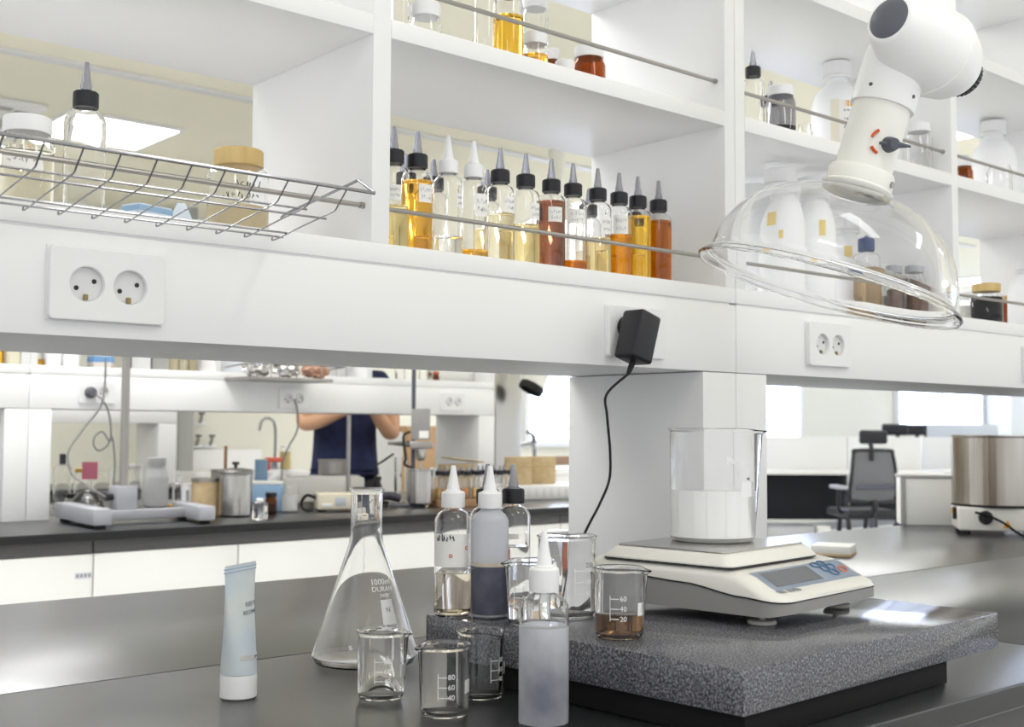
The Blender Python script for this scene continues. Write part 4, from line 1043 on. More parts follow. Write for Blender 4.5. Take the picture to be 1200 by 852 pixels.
bm = BM(); box(bm, -.021, .021, -.021, .021, .0008, .062, .004); box(bm, -.0185, .0185, -.0185, .0185, .004, .059, .003); obj('glass_body', bm, GLASS, t); obj('paper_label', box(BM(), -.012, .012, -.0218, -.0213, .028, .048), PAPER, t); bm = BM(); capshape(bm, .0625, .012, .012); obj('cap', bm, CAPW, t)
x, y = opp(318, 3.88); jar('brown glass bottle right of the steel pot', x, y, ZO, .022, .062, glass=AMBERG, liq=BRN, level=.6, cap=BLACKP)
BLU = mat('sky_blue_box', (150, 184, 216), .6)
x, y = opp(314, 4.05); t = thing('blue_box', 'light blue carton behind the small clear bottle', 'box', (x, y, ZO), -.6); obj('carton', box(BM(), -.055, .055, -.035, .035, .0005, .1, .002), BLU, t); obj('lid', box(BM(), -.056, .056, -.036, .036, .1002, .112, .002), PAPER, t)
x, y = opp(306, 4.3); t = thing('blue_box', 'tall light blue carton further back behind the steel pot', 'box', (x, y, ZO), -.5); obj('carton', box(BM(), -.025, .025, -.03, .03, .0005, .185, .002), BLU, t); obj('flap', box(BM(), -.024, .024, -.029, .029, .1852, .187), PAPER, t)
x, y = opp(316, 4.62); t = thing('spray_gun', 'small orange-red spray gun behind the blue carton', 'spray gun', (x, y, ZO), -.7)
REDP = mat('orange_red_plastic', (238, 116, 92), .5)
obj('stand_cup', lathe(BM(), [(0, .0005), (.03, .0005), (.03, .12), (0, .13)], 20), CAPW, t); obj('barrel', box(BM(), -.02, .06, -.012, .012, .165, .185, .004), REDP, t); obj('grip', box(BM(), -.02, .002, -.011, .011, .1305, .1648, .004), REDP, t)
x, y = opp(340, 3.95); jar('squat jar of white cream with a clear rim beside the beige meter', x, y, ZO, .031, .1, liq=mat('white_cream_fill', (244, 244, 244), .5), level=.62, cap=None)
x, y = opp(331, 4.47); t = thing('white_bag', 'crumpled white plastic bag behind the cream jar', 'bag', (x, y, ZO)); bm = BM(); lathe(bm, [(0, .001), (.07, .001), (.085, .04), (.07, .09), (.03, .13), (0, .14)], 24, mod=lambda a, r, z: (r * (1 + .1 * math.sin(5 * a + z * 40)), z)); obj('bag_film', bm, mat('white_film', (240, 240, 242), .4), t)
# white balance with steel pan (long white instrument) and beige meter
x, y = opp(368, 4.22); t = thing('hot_plate', 'low white hot plate carrying a steel dish, in front of the person', 'hot plate', (x + .03, y, ZO), -.35)
obj('housing', box(BM(), -.165, .165, -.08, .08, .016, .115, .008, 3), IVORY, t); obj('top_plate', box(BM(), -.13, .15, -.07, .07, .1152, .121, .002), mat('white_ceramic', (240, 240, 240), .2), t)
for a in (-1, 1): shared('hpf', 'foot', lambda b: box(b, -.02, .02, -.06, .06, .0004, .0155, .002), BLACKR, t, (a * .12, 0, 0))
pp = t.matrix_basis @ Vector((.055, 0, .1212))
d = thing('steel_dish', 'shallow steel dish on the white hot plate in front of the person', 'dish', pp); b = BM(); potshape(.062, .062)(b); obj('dish_wall', b, STEELD, d)
x, y = opp(403, 3.88); t = thing('digital_meter', 'beige digital meter with grey screen and steel rod on the opposite bench', 'meter', (x, y, ZO), -.40)
BEI = mat('beige_plastic', (226, 218, 196), .5)
obj('housing', box(BM(), -.105, .105, -.05, .05, .008, .07, .006, 3), BEI, t)
obj('screen', box(BM(), -.04, .0, -.0525, -.0502, .022, .054, .001), mat('screen_grey', (190, 196, 204), .2), t)
obj('button_row', box(BM(), .02, .08, -.0525, -.0502, .05, .058, .001), GREYD, t); obj('lid_line', box(BM(), -.09, -.05, -.0525, -.0502, .02, .032, .001), WHITE, t)
for a in (-1, 1): shared('cbf', 'foot', lambda b: box(b, -.012, .012, -.04, .04, .0004, .0078, .001), BLACKR, t, (a * .085, 0, 0))
obj('cable', tube(BM(), catmull([(-.105, .0, .05), (-.14, 0, .06), (-.16, 0, .03), (-.15, -.02, .008), (-.12, -.03, .008)], 6), .006, 8), BLACKR, t)
x, y = opp(408, 4.03); t = thing('retort_stand', 'thin retort stand rod with an orange clip in front of the person', 'stand', (x, y, ZO))
obj('rod', tube(BM(), [(0, 0, .009), (0, 0, .365)], .0085, 14), STEELD, t); obj('foot_plate', box(BM(), -.03, .03, -.025, .025, .0005, .009, .002), BLACKP, t); obj('clip', lathe(BM(), [(.0086, .02), (.02, .02), (.02, .035), (.0086, .035)], 16, closed=True), mat('orange_clip', (222, 96, 40), .5), t)
# overhead stirrer on a rod
x, y = opp(484, 3.93); t = thing('overhead_stirrer', 'grey overhead stirrer motor on a tall rod above a steel canister', 'stirrer', (x, y, ZO), -.62)
obj('rod', tube(BM(), [(0, .044, .009), (0, .044, .80)], .0085, 16), GREYD, t); obj('base_plate', box(BM(), -.09, .05, -.03, .095, .0005, .009, .002), GREYD, t)
mo = obj('motor_housing', box(BM(), -.008, .066, -.045, .020, .268, .392, .004, 2), GREYP, t); obj('rating_plate', box(BM(), .022, .06, -.0458, -.0452, .274, .304), PAPER, mo)
obj('bearing_block', box(BM(), -.015, .078, -.05, .018, .232, .262, .004), STEELD, t); obj('clamp', box(BM(), -.03, .012, .0185, .058, .24, .262, .004), BLACKP, t)
obj('clamp_arm', tube(BM(), [(-.012, .03, .25), (-.06, .02, .252), (-.10, .0, .253)], [.012, .009, .006], 12), STEELD, t)
obj('chuck', lathe(BM(), [(0, .185), (.014, .185), (.02, .2), (.022, .2315), (0, .2315)], 24, mtx=Matrix.Translation((.03, -.016, 0))), STEEL, t)
obj('shaft', tube(BM(), [(.03, -.016, .03), (.03, -.016, .19)], .004, 10), STEEL, t)
obj('cable', tube(BM(), catmull([(-.012, -.02, .30), (-.04, -.02, .28), (-.03, -.03, .2), (-.035, -.03, .17), (0, -.03, .155)], 6), .005, 8), BLACKR, t)
pc = t.matrix_basis @ Vector((.03, -.016, .0095))
cn = thing('steel_canister', 'square-shouldered steel canister under the stirrer', 'canister', (pc.x, pc.y, ZO + .0092)); 
b = BM(); potshape(.050, .139)(b); obj('canister_wall', b, STEEL, cn)
gl = thing('glass_cylinder', 'clear glass cylinder left of the steel canister', 'glass cylinder', (opp(470, 4.2)[0], 4.2, ZO)); obj('glass_wall', lathe(BM(), [(0, .001), (.03, .001), (.03, .19), (.027, .19), (.027, .004), (0, .004)], 28), GLASS, gl)
x, y = opp(455, 4.12); t = thing('grey_hose', 'dark grey hose coil lying left of the steel canister', 'hose', (x, y, ZO)); obj('hose', tube(BM(), catmull([(-.09, 0, .035), (-.05, .01, .03), (.0, 0, .034), (.05, -.01, .022)], 6), .0175, 14), GREYD, t); obj('hose_clip', box(BM(), -.012, .012, .01, .05, .0005, .0105, .002), BLACKP, t)
cbk = thing('hanging_cable', 'black cable hanging in a knot between the beige meter and the stirrer', 'cable', (0, 0, 0))
A = [at(a, b_, 3.99) for a, b_ in ((461, 532), (448, 541), (440, 546), (438, 552), (441, 558), (439, 566), (441, 574), (446, 584), (450, 594))]; A.append(Vector((A[-1].x, 3.97, ZO + .006)))
obj('cable', tube(BM(), catmull(A, 6), .0045, 6), BLACKR, cbk)
wc = thing('hanging_cable', 'thin grey cord hanging from the far socket above the steel pot', 'cable', (0, 0, 0))
A = [at(345, 468, YO1 - .012), at(348, 478, YO1 - .02), at(349.5, 495, YO1 - .02), at(347, 508, YO1 - .02), at(338, 524, YO1 - .02), at(332, 540, YO1 - .02), at(330, 560, YO1 - .02), at(329, 585, YO1 - .03)]
obj('cable', tube(BM(), catmull(A, 6), .0035, 6), CABL, wc)
# rack of dark-capped bottles, flat box and cartons at the right end
x, y = opp(557, 3.86); rk = thing('bottle_rack', 'wooden tray holding two rows of dark-capped bottles on the opposite bench', 'tray', (x, y, ZO), -.12)
TAN = mat('tan_board', (178, 140, 104), .7)
bm = BM(); box(bm, -.19, .19, -.055, .055, .0005, .008, .001); box(bm, -.19, .19, -.055, -.05, .008, .03, .001); box(bm, -.19, .19, .05, .055, .008, .03, .001); box(bm, -.19, -.185, -.05, .05, .008, .03, .001); box(bm, .185, .19, -.05, .05, .008, .03, .001)
obj('tray_body', bm, TAN, rk)
for r_ in (0, 1):
    for k in range(7):
        q = rk.matrix_basis @ Vector((-.16 + k * .053, -.026 + r_ * .052, .0084))
        kinds = [YEL_P, ORG, WATER, YEL, AMB, WATER, ORG]
        squeeze_bottle(('nearest row' if r_ == 0 else 'rear row') + ' dark-capped bottle in the far wooden tray', q.x, q.y, q.z, r=.0205, bh=.1, liq=kinds[(k + 3 * r_) % 7], level=.6, group='dark-capped bottles in the far tray, ' + ('front row' if r_ == 0 else 'rear row'), nl=.02)
x, y = opp(535, 4.0, 540); cbx = thing('carton_box', 'open brown cardboard carton behind the far tray of bottles', 'carton', (x, y, ZO), -.05)
obj('carton_walls', box(BM(), -.075, .075, -.03, .03, .0005, .165, .002), CARDB, cbx); fb = BM(); box(fb, -.085, .085, -.04, .035, -.003, .003, .001, 2, Matrix.Translation((.03, 0, .182)) @ Matrix.Rotation(.12, 4, 'Y')); obj('lid_flap', fb, CARDB, cbx)
x, y = opp(638, 4.02, 585); wt_ = thing('ribbed_tray', 'white ribbed plastic tray under the cardboard cartons', 'tray', (x, y, ZO), -.35)
obj('tray_body', box(BM(), -.16, .20, -.06, .22, .0005, .062, .006), WHITE, wt_)
for k in range(9): shared('rib', 'rib', lambda b: box(b, -.006, .006, -.0033, 0, .012, .05, .001), mat('tray_rib_white', (232, 232, 230), .5), wt_, (-.134 + k * .036, -.0602, 0))  # ribs in a slightly greyer white than the tray body
for px, lb, w in ((607, 'left of two tan cardboard cartons by the tap', .118), (634, 'right of two tan cardboard cartons by the tap', .118)):
    x, y = opp(px, 4.13, 560); c_ = thing('cardboard_carton', lb, 'carton', (x, y, ZO + .0625), -.62 if px < 620 else -.5)
    obj('carton_walls', box(BM(), -w / 2, w / 2, -.045, .045, .0005, .125, .002), CARDB, c_); obj('tape', box(BM(), -w / 2 - .0004, w / 2 + .0004, -.0455, .0455, .078, .081), mat('tape_tan', (186, 160, 116), .5), c_)
# stainless cabinet and far snorkel hood
x0_, x1_ = ux(579.5, 5.03, 500), ux(611, 5.03, 500)
sc_ = thing('steel_cabinet', 'tall stainless steel cabinet standing at the end of the far shelf', 'cabinet', (x0_ + .092, 5.30, 0))
obj('cabinet_body', box(BM(), -.09, x1_ - x0_ - .09, -.25, .25, .06, 1.86, .004), STEELD, sc_); obj('door', box(BM(), -.085, x1_ - x0_ - .095, -.272, -.252, .1, 1.82, .003), STEEL, sc_); obj('plinth', box(BM(), -.08, x1_ - x0_ - .1, -.24, .24, .0005, .0595), BLACKP, sc_)
sh = thing('snorkel_hood', 'small white snorkel exhaust nozzle with black mouth hanging before the far window', 'exhaust hood', at(624, 452, 4.86))
ax2 = (CR * .42 + CU * .8 + CF * .25).normalized(); SM = frame(ax2, Vector((0, 0, 0)))
obj('nozzle', lathe(BM(), [(.062, -.03), (.066, -.03), (.064, .02), (.055, .10), (.05, .3), (.047, .3), (.05, .1), (.06, .02)], 36, mtx=SM, closed=True), IVORY, sh)
obj('black_mouth', lathe(BM(), [(.0668, .004), (.069, .002), (.069, -.03), (.0665, -.034), (.059, -.034), (.057, -.012), (0, -.008), (0, -.006), (.0585, -.010), (.0615, -.031), (.0664, -.031)], 36, mtx=SM, closed=True), BLACKR, sh)
e0 = SM @ Vector((0, 0, .29)); obj('pipe', tube(BM(), [e0, e0 + Vector((.05, .05, .2)), Vector((e0.x + .05, e0.y + .05, CEIL - sh.location.z - .002))], .045, 24), IVORY, sh)
# tap at the sink
p = at(626, 534, 5.6); tp = thing('water_tap', 'chrome swan-neck water tap behind the cardboard cartons', 'tap', (p.x, p.y, .9005))
obj('spout', tube(BM(), catmull([(0, 0, .0), (0, 0, .12), (-.03, 0, .15), (-.10, 0, .145), (-.15, 0, .14)], 6), .013, 12), CHROME, tp); obj('handle', tube(BM(), catmull([(0, 0, .15), (-.01, 0, .2), (-.06, 0, .225)], 5), [.016] * 6 + [.012] * 5, 12), CHROME, tp)
x_ = p.x; sk = thing('sink_bench', 'white sink bench with brown back rail behind the cartons', 'sink bench', (x_ + .25, 5.75, 0)); obj('bench_body', box(BM(), -.75, .9, -.3, .25, .001, .86, .004), LAM2, sk); obj('sink_top', box(BM(), -.76, .91, -.31, .26, .8605, .9, .006), WHITE, sk); obj('back_rail', box(BM(), .02, .9, .22, .25, .9005, .96, .002), mat('brown_rail', (150, 124, 104), .6), sk)

# things on the far shelf
def os_(px, n=YO1 + .12): return ux(px, n, 430), n
ZF = OZBASE + .0005
x, y = os_(-12); t = thing('yellow_box', 'yellow carton on the far shelf at the left edge of the photo', 'box', (x, y, ZF), -.4); obj('carton', box(BM(), -.04, .04, -.04, .04, .0005, .12, .002), mat('yellow_card', (238, 190, 60), .6), t); obj('flap', box(BM(), -.039, .039, -.039, .039, .1203, .122), MATS['yellow_card'], t)
x, y = os_(15, YO1 + .03); t = thing('cream_box', 'cream-coloured carton beside the yellow one on the far shelf', 'box', (x, y, ZF), 0); obj('carton', box(BM(), -.017, .017, -.017, .017, .0005, .1, .002), mat('cream_card', (226, 220, 196), .6), t); obj('flap', box(BM(), -.016, .016, -.016, .016, .1003, .102), MATS['cream_card'], t)
x, y = os_(48); squeeze_bottle('slim bottle with amber dregs left of the round white tubs on the far shelf', x, y, ZF, r=.018, bh=.09, liq=AMB, level=.25)
for px, lb in ((60, 'left of two round white tubs on the far shelf'), (82.5, 'right of two round white tubs on the far shelf')):
    x, y = os_(px); t = thing('white_tub', lb, 'tub', (x, y, ZF)); obj('tub_body', lathe(BM(), [(0, .001), (.03, .001), (.036, .06), (.03, .085), (0, .09)], 28), CAPW, t); obj('lid', lathe(BM(), [(0, .09), (.02, .09), (.02, .1), (0, .101)], 24), WHITE, t)
x, y = os_(99); jar('clear jar left of the blue and white carton on the far shelf', x, y, ZF, .028, .075)
x, y = os_(118); t = thing('blue_white_box', 'blue and white carton on the far shelf next to the steel pole', 'box', (x, y, ZF), -.6); obj('carton', box(BM(), -.04, .04, -.03, .03, .0005, .055, .002), mat('warm_white_card', (222, 214, 206), .6), t); obj('blue_band', box(BM(), -.0405, .0405, -.0305, .0305, .022, .044, .001), mat('band_blue', (112, 158, 206), .6), t)
x, y = os_(166); t = thing('desk_timer', 'small grey framed timer on the far shelf right of the pole', 'timer', (x, y, ZF), -.6); obj('case', box(BM(), -.034, .034, -.012, .012, .0005, .08, .003), mat('pale_case', (222, 222, 220), .5), t); obj('side_band', box(BM(), -.037, -.0342, -.013, .013, .0005, .08, .001), GREYD, t); obj('side_band', box(BM(), .0342, .037, -.013, .013, .0005, .08, .001), GREYD, t)
for px, m, lb in ((204, mat('beige_fill', (214, 204, 172), .7), 'first of three beige-filled jars on the far shelf, from the left'), (214, mat('beige_fill2', (222, 214, 190), .7), 'second of three beige-filled jars on the far shelf, from the left'), (224, mat('tan_fill', (206, 194, 160), .7), 'third of three beige-filled jars on the far shelf, from the left')):
    x, y = os_(px); jar(lb, x, y, ZF, .020, .07, liq=m, level=.7, group='beige-filled jars on the far shelf')
x, y = os_(270); t = thing('plastic_bin', 'low pale plastic bin on the far shelf left of the crumpled foil', 'bin', (x, y, ZF), -.1); bm = BM(); box(bm, -.062, .06, -.05, .05, .0005, .05, .004); obj('bin_wall', bm, mat('pale_bin', (226, 230, 238), .4), t); obj('rim', box(BM(), -.065, .063, -.053, .053, .0502, .056, .002), WHITE, t)
# second wire basket with foil in front of the far shelf
x0_, x1_ = ux(281, YO1 - .12, 440), ux(392, YO1 - .12, 440); zb2 = at(330, 447, YO1 - .12).z
fb_ = thing('wire_basket', 'steel basket heaped with crumpled foil on the front of the far shelf', 'basket', (0, 0, 0))
obj('basket_tray', box(BM(), x0_, x1_ - .05, YO1 - .19, YO1 - .002, zb2, zb2 + .012, .002), STEELD, fb_)
bm = BM(); tube(bm, [(x0_, YO1 - .003, zb2 + .05), (x0_, YO1 - .19, zb2 + .06), (x1_, YO1 - .19, zb2 + .06), (x1_, YO1 - .003, zb2 + .05)], .003, 8)
for k in range(9): xx = x0_ + .02 + k * (x1_ - x0_ - .09) / 9; tube(bm, [(xx, YO1 - .19, zb2 + .06), (xx, YO1 - .188, zb2 + .012)], .0016, 6)
obj('basket_wire', bm, CHROME, fb_)
FOIL = mat('crumpled_foil', (214, 212, 212), .22, metal=1)
for k, (fx_, m, lb) in enumerate(((.10, FOIL, 'crumpled silver foil ball, left in the far steel basket'), (.26, FOIL, 'crumpled silver foil ball in the middle of the far steel basket'), (.42, mat('copper_mesh', (196, 150, 124), .4), 'reddish net bag at the right of the far steel basket'))):
    t = thing('foil_ball' if k < 2 else 'net_bag', lb, 'foil' if k < 2 else 'bag', (x0_ + fx_ * (x1_ - x0_) / .52, YO1 - .10, zb2 + .0125))
    bm = BM(); bmesh.ops.create_icosphere(bm, subdivisions=3, radius=.040)
    rs = random.Random(k)
    for v in bm.verts:
        v.co *= 1 + rs.uniform(-.22, .22); v.co.x *= 1.3; v.co.z = (v.co.z + .045) * .75
        v.co.z = max(v.co.z, .0005)
    obj('wrapping', bm, m, t, sharp=5)
# white shelf bits right
x, y = os_(528); jar('small amber bottle on the far shelf near the white sleeve', ux(511, YO1 + .1, 440), YO1 + .1, ZF, .014, .03, glass=AMBERG, cap=mat('orange_cap2', (200, 110, 60), .5), caph=.012)
x, y = os_(531); t = thing('paper_roll', 'white paper roll lying on the far shelf beside the steel cabinet', 'paper roll', (x, y + .02, ZF + .0305)); rm = Matrix.Rotation(PI / 2, 4, 'Y'); obj('roll', lathe(BM(), [(.012, -.11), (.03, -.11), (.03, .11), (.012, .11)], 28, mtx=rm, closed=True), PAPER, t); obj('core', lathe(BM(), [(.0105, -.112), (.012, -.112), (.012, .112), (.0105, .112)], 20, mtx=rm, closed=True), CARDB, t)
for px, lb in ((400, 'clear bottle on the far shelf left of the stirrer rod'), (469, 'clear bottle on the far shelf just left of the stirrer rod'), (497, 'clear jar on the far shelf right of the stirrer rod')):
    x, y = os_(px); jar(lb, x, y, ZF, .022, .07, group='clear glassware on the far shelf', cap=None)

# third bench and far wall
x, y = ux(216, 6.4, 560), 6.4
for px, py, lb in ((235, 497, 'upper wall tap bracket on the cream far wall'), (231, 523, 'lower left wall tap bracket on the cream far wall'), (247, 523, 'lower right wall tap bracket on the cream far wall')):
    p = at(px, py, Y1 - .04); t = thing('wall_tap', lb, 'wall tap', (p.x, Y1 - .001, p.z), 0, 'wall tap brackets')
    obj('bracket', box(BM(), -.05, .05, -.03, -.0005, -.012, .012, .003), WHITE, t); obj('valve', tube(BM(), catmull([(0, -.03, .012), (0, -.05, .04), (0, -.055, .07)], 5), .012, 10), STEELD, t); obj('lever', box(BM(), -.02, .02, -.07, -.045, .07, .085, .003), GREYD, t)
xs0, xs1 = ux(214, 7.7, 560), ux(345, 7.7, 560)
sk = thing('sink_counter', 'white sink counter with splash board under the cream far wall', 'counter', (0, 0, 0)); obj('counter_body', box(BM(), xs0, xs1, 7.55, Y1 - .021, .001, .80, .004), LAM2, sk); obj('counter_top', box(BM(), xs0, xs1, 7.52, Y1 - .021, .8005, .84, .005), WHITE, sk); obj('splash_board', box(BM(), xs0, xs1, Y1 - .02, Y1 - .0165, .0005, .98, .002), WHITE, sk)
x = ux(322, 7.85, 530); t = thing('water_tap', 'tall thin goose-neck tap at the far sink counter', 'tap', (x, 7.85, .8405)); obj('spout', tube(BM(), catmull([(0, 0, .0), (0, 0, .3), (-.05, 0, .37), (-.11, 0, .35), (-.13, 0, .28)], 6), .010, 10), CHROME, t); obj('base', lathe(BM(), [(0, 0), (.03, 0), (.025, .06), (0, .07)], 20), CHROME, t)
x, y = ux(447, 6.3, 560), 6.3; t = thing('white_locker', 'white locker with a dark latch behind the person', 'locker', (x, y, 0), -.45); obj('body', box(BM(), -.10, .10, -.2, .2, .03, 1.12, .006), LAM2, t); obj('latch', box(BM(), .06, .085, -.206, -.2005, .84, .87, .002), BLACKP, t); obj('plinth', box(BM(), -.09, .09, -.18, .18, .0005, .0295), BLACKP, t)
x, y = ux(474, 6.8, 560), 6.8; t = thing('wooden_cupboard', 'tan wooden cupboard between the white locker and the steel canister', 'cupboard', (x + .12, y - .02, 0), -.2); obj('body', box(BM(), -.2, .2, -.2, .2, .04, 1.16, .004), mat('tan_wood', (198, 162, 124), .6), t); obj('door', box(BM(), -.195, .195, -.216, -.201, .06, 1.14, .002), MATS['tan_wood'], t); obj('plinth', box(BM(), -.19, .19, -.18, .18, .0005, .0395), BLACKP, t)
x, y = ux(344, 7.62, 540), 7.62; jar('small yellow bottle on the far sink counter left of the person', x - .02, y + .08, .8405, .04, .16, liq=mat('yellow_soap', (226, 206, 140), .5), level=.8)
# ------------------------------------------------------------------ person behind the opposite bench
def skin_mesh(name, verts, edges, m, parent, sub=2, root=0):
    me = bpy.data.meshes.new(name); me.from_pydata([v[:3] for v in verts], edges, [])
    o = link(name, me, m, parent)
    md = o.modifiers.new('skin', 'SKIN'); md.use_smooth_shade = True
    for i, v in enumerate(verts):
        s = me.skin_vertices[0].data[i]; r = v[3]; s.radius = (r if isinstance(r, tuple) else (r, r)); s.use_root = (i == root)
    sb = o.modifiers.new('sub', 'SUBSURF'); sb.levels = sub; sb.render_levels = sub
    return o
px_, py_ = ux(404, 5.35, 540), 5.35
pe = thing('person', 'person in a navy short-sleeved tunic standing behind the opposite bench with both arms raised', 'person', (px_, py_, 0), -math.atan2(px_, py_))
V, Eg = [], []
def chain(pts, start=None):
    prev = start
    for p in pts:
        V.append(p); i = len(V) - 1
        if prev is not None: Eg.append((prev, i))
        prev = i
    return prev
V.append((0, .02, .95, (.16, .115))); pel = 0
ch = chain([(0, .02, 1.10, (.145, .105)), (0, .03, 1.27, (.16, .115)), (0, .03, 1.38, (.12, .09)), (0, .02, 1.455, .052)], pel)
chest = 3
hd = chain([(0, .005, 1.50, .056), (0, -.015, 1.565, .080), (0, -.01, 1.635, .084), (0, .0, 1.685, .055)], ch)
def hand(i, p, d, up, side):
    # palm, four unequal curled fingers and a thumb leaving the side of the palm
    d = Vector(d).normalized(); up = Vector(up); up = (up - d * up.dot(d)).normalized(); s = d.cross(up) * side; p = Vector(p)
    def v(a, b, c): q = p + d * a + s * b + up * c; return (q.x, q.y, q.z)
    pm = chain([(*v(.0, 0, 0), .026), (*v(.045, 0, 0), (.030, .018))], i)
    for k, (off, L) in enumerate(((-.030, .058), (-.010, .072), (.010, .076), (.030, .066))):
        chain([(*v(.075, off, 0), .0095), (*v(.075 + L * .45, off * 1.1, .008), .0088), (*v(.075 + L * .8, off * 1.1, .024), .0082), (*v(.075 + L, off * 1.05, .044), .007)], pm)
    chain([(*v(.022, .034, .004), .012), (*v(.045, .056, .016), .0105), (*v(.066, .062, .030), .009)], pm - 1)
sl = chain([(-.165, .02, 1.385, .064), (-.20, -.02, 1.29, .052), (-.215, -.085, 1.155, .045)], chest)
wl = chain([(-.12, -.20, 1.185, .042), (.0, -.30, 1.235, .030)], sl)
hand(wl, (.02, -.315, 1.25), (.5, -.2, .8), (0, -1, 0), 1)
sr = chain([(.165, .02, 1.385, .064), (.235, .0, 1.27, .052), (.245, -.05, 1.10, .045)], chest)
wr = chain([(.19, -.17, 1.17, .042), (.12, -.28, 1.27, .030)], sr)
hand(wr, (.11, -.295, 1.29), (-.3, -.2, .9), (0, -1, 0), -1)
for s in (-1, 1):
    chain([(s * .095, .02, .86, .088), (s * .10, .01, .50, .058), (s * .10, .03, .28, .052), (s * .10, .04, .09, .040), (s * .105, -.03, .045, .038), (s * .11, -.13, .03, .03)], pel)
skin_mesh('body', V, Eg, SKIN, pe)
# tunic with short sleeves, trousers, hair, face
TV, TE = [], []
def tch(pts, start=None):
    prev = start
    for p in pts:
        TV.append(p); i = len(TV) - 1
        if prev is not None: TE.append((prev, i))
        prev = i
    return prev
TV.append((0, .02, 1.06, (.178, .135)))
tch([(0, .02, .93, (.178, .135)), (0, .02, .82, (.18, .14))], 0)
c = tch([(0, .03, 1.27, (.182, .14)), (0, .03, 1.375, (.13, .105)), (0, .03, 1.42, (.075, .07))], 0)
tch([(-.17, .02, 1.385, .078), (-.205, -.02, 1.285, .072), (-.213, -.05, 1.225, .070)], c - 1); tch([(.17, .02, 1.385, .078), (.24, .0, 1.27, .072), (.246, -.02, 1.20, .068)], c - 1)
skin_mesh('tunic', TV, TE, NAVY, pe)
TV, TE = [(0, .02, .90, (.165, .125))], []
for s in (-1, 1): tch([(s * .1, .02, .80, .105), (s * .105, .01, .50, .085), (s * .105, .03, .25, .08), (s * .105, .03, .085, .078)], 0)
skin_mesh('trousers', TV, TE, mat('black_trousers', (40, 40, 46), .8), pe)
bm = BM(); bmesh.ops.create_uvsphere(bm, u_segments=24, v_segments=14, radius=1)
for v in bm.verts:
    v.co = Vector((v.co.x * .095, v.co.y * .11 + .012, v.co.z * .105 + 1.655))
bmesh.ops.delete(bm, geom=[v for v in bm.verts if v.co.y < -.045 and v.co.z < 1.69 or v.co.z < 1.585], context='VERTS')
obj('hair', bm, mat('black_hair', (30, 26, 26), .6), pe)
bm = BM()
for s in (-1, 1):
    lathe(bm, [(0, 0), (.011, 0), (.009, .005), (0, .007)], 12, mtx=Matrix.Translation((s * .032, -.083, 1.605)) @ Matrix.Rotation(PI / 2, 4, 'X'))
obj('eyes', bm, mat('eye_dark', (50, 40, 36), .3), pe)
bm = BM(); tube(bm, [(0, -.088, 1.60), (0, -.104, 1.575), (0, -.106, 1.565)], [.007, .011, .009], 8); obj('nose', bm, SKIN, pe)
bm = BM(); tube(bm, [(-.024, -.083, 1.532), (0, -.092, 1.530), (.024, -.083, 1.532)], [.003, .006, .003], 8); obj('mouth', bm, mat('lips', (186, 112, 104), .5), pe)
bm = BM()
for s in (-1, 1): tube(bm, [(s * .083, .0, 1.575), (s * .092, .005, 1.60), (s * .088, .012, 1.625)], [.008, .012, .009], 8)
obj('ears', bm, SKIN, pe)
for s in (-1, 1):
    bm = BM(); box(bm, s * .107 - .045, s * .107 + .045, -.19, .085, .0005, .07, .02, 3); obj('shoe', bm, BLACKR, pe)

# ------------------------------------------------------------------ office area at the far right
def op(px, d, py=560):
    r = ray(px, py); h = Vector((r.x, r.y)); k = d / (Vector((CF.x, CF.y)).normalized().dot(h)); q = h * k; return q.x, q.y
FACE = -YAW                                   # rows run across the line of sight from the aisle
PART = mat('partition_white', (240, 240, 240), .6); DESKW = mat('desk_white', (238, 236, 232), .4); DARKF = mat('dark_modesty_panel', (26, 27, 34), .6); LEGD = mat('dark_leg', (44, 44, 50), .5)
def desk(px0, px1, d, label, partition=True, group='white office desks'):
    x0, y0 = op(px0, d); x1, y1 = op(px1, d); w = math.hypot(x1 - x0, y1 - y0); a = math.atan2(y1 - y0, x1 - x0)
    t = thing('office_desk', label, 'desk', (x0, y0, 0), a, group)
    obj('desk_top', box(BM(), 0, w, -.62, .0, .745, .775, .003), DESKW, t)
    obj('modesty_panel', box(BM(), .01, w - .01, -.03, -.005, .30, .742, .002), DARKF, t)
    obj('partition', box(BM(), 0, w, .002, .035, .74, 1.085, .003), PART, t)
    for xx in (.12, w - .12):
        b = BM(); tube(b, [(xx, -.3, .742), (xx, -.08, .02)], .022, 10); tube(b, [(xx, -.3, .742), (xx, -.55, .02)], .022, 10); obj('leg', b, LEGD, t)
    return t
desk(868, 993, 11.5, 'white office desk with dark underside left of the mesh chair'); desk(993.5, 1080, 11.5, 'white office desk behind the mesh chair')
desk(1081, 1190, 11.9, 'office desk with grey-white partition right of the mesh chair')
desk(1098, 1190, 12.9, 'office desk of the second row carrying the pale monitor')
# grey storage under the left desk
x, y = op(925, 11.15); t = thing('desk_pedestal', 'pale grey drawer unit under the left office desk', 'drawer unit', (x, y, 0), FACE); obj('body', box(BM(), -.24, .20, -.1, .28, .05, .27, .004), mat('ped_grey', (186, 186, 190), .5), t); obj('drawer_front', box(BM(), -.235, .195, -.118, -.1005, .06, .26, .003), mat('ped_grey2', (196, 196, 198), .5), t)
x, y = op(966, 11.15); t = thing('paper_bag', 'white paper bag with a yellow patch under the office desk', 'bag', (x, y, 0), FACE); obj('bag_body', box(BM(), -.09, .03, -.1, .1, .0005, .27, .004), PAPER, t); obj('yellow_patch', box(BM(), -.088, -.03, -.103, -.1002, .1, .2), MATS['yellow_card'], t)
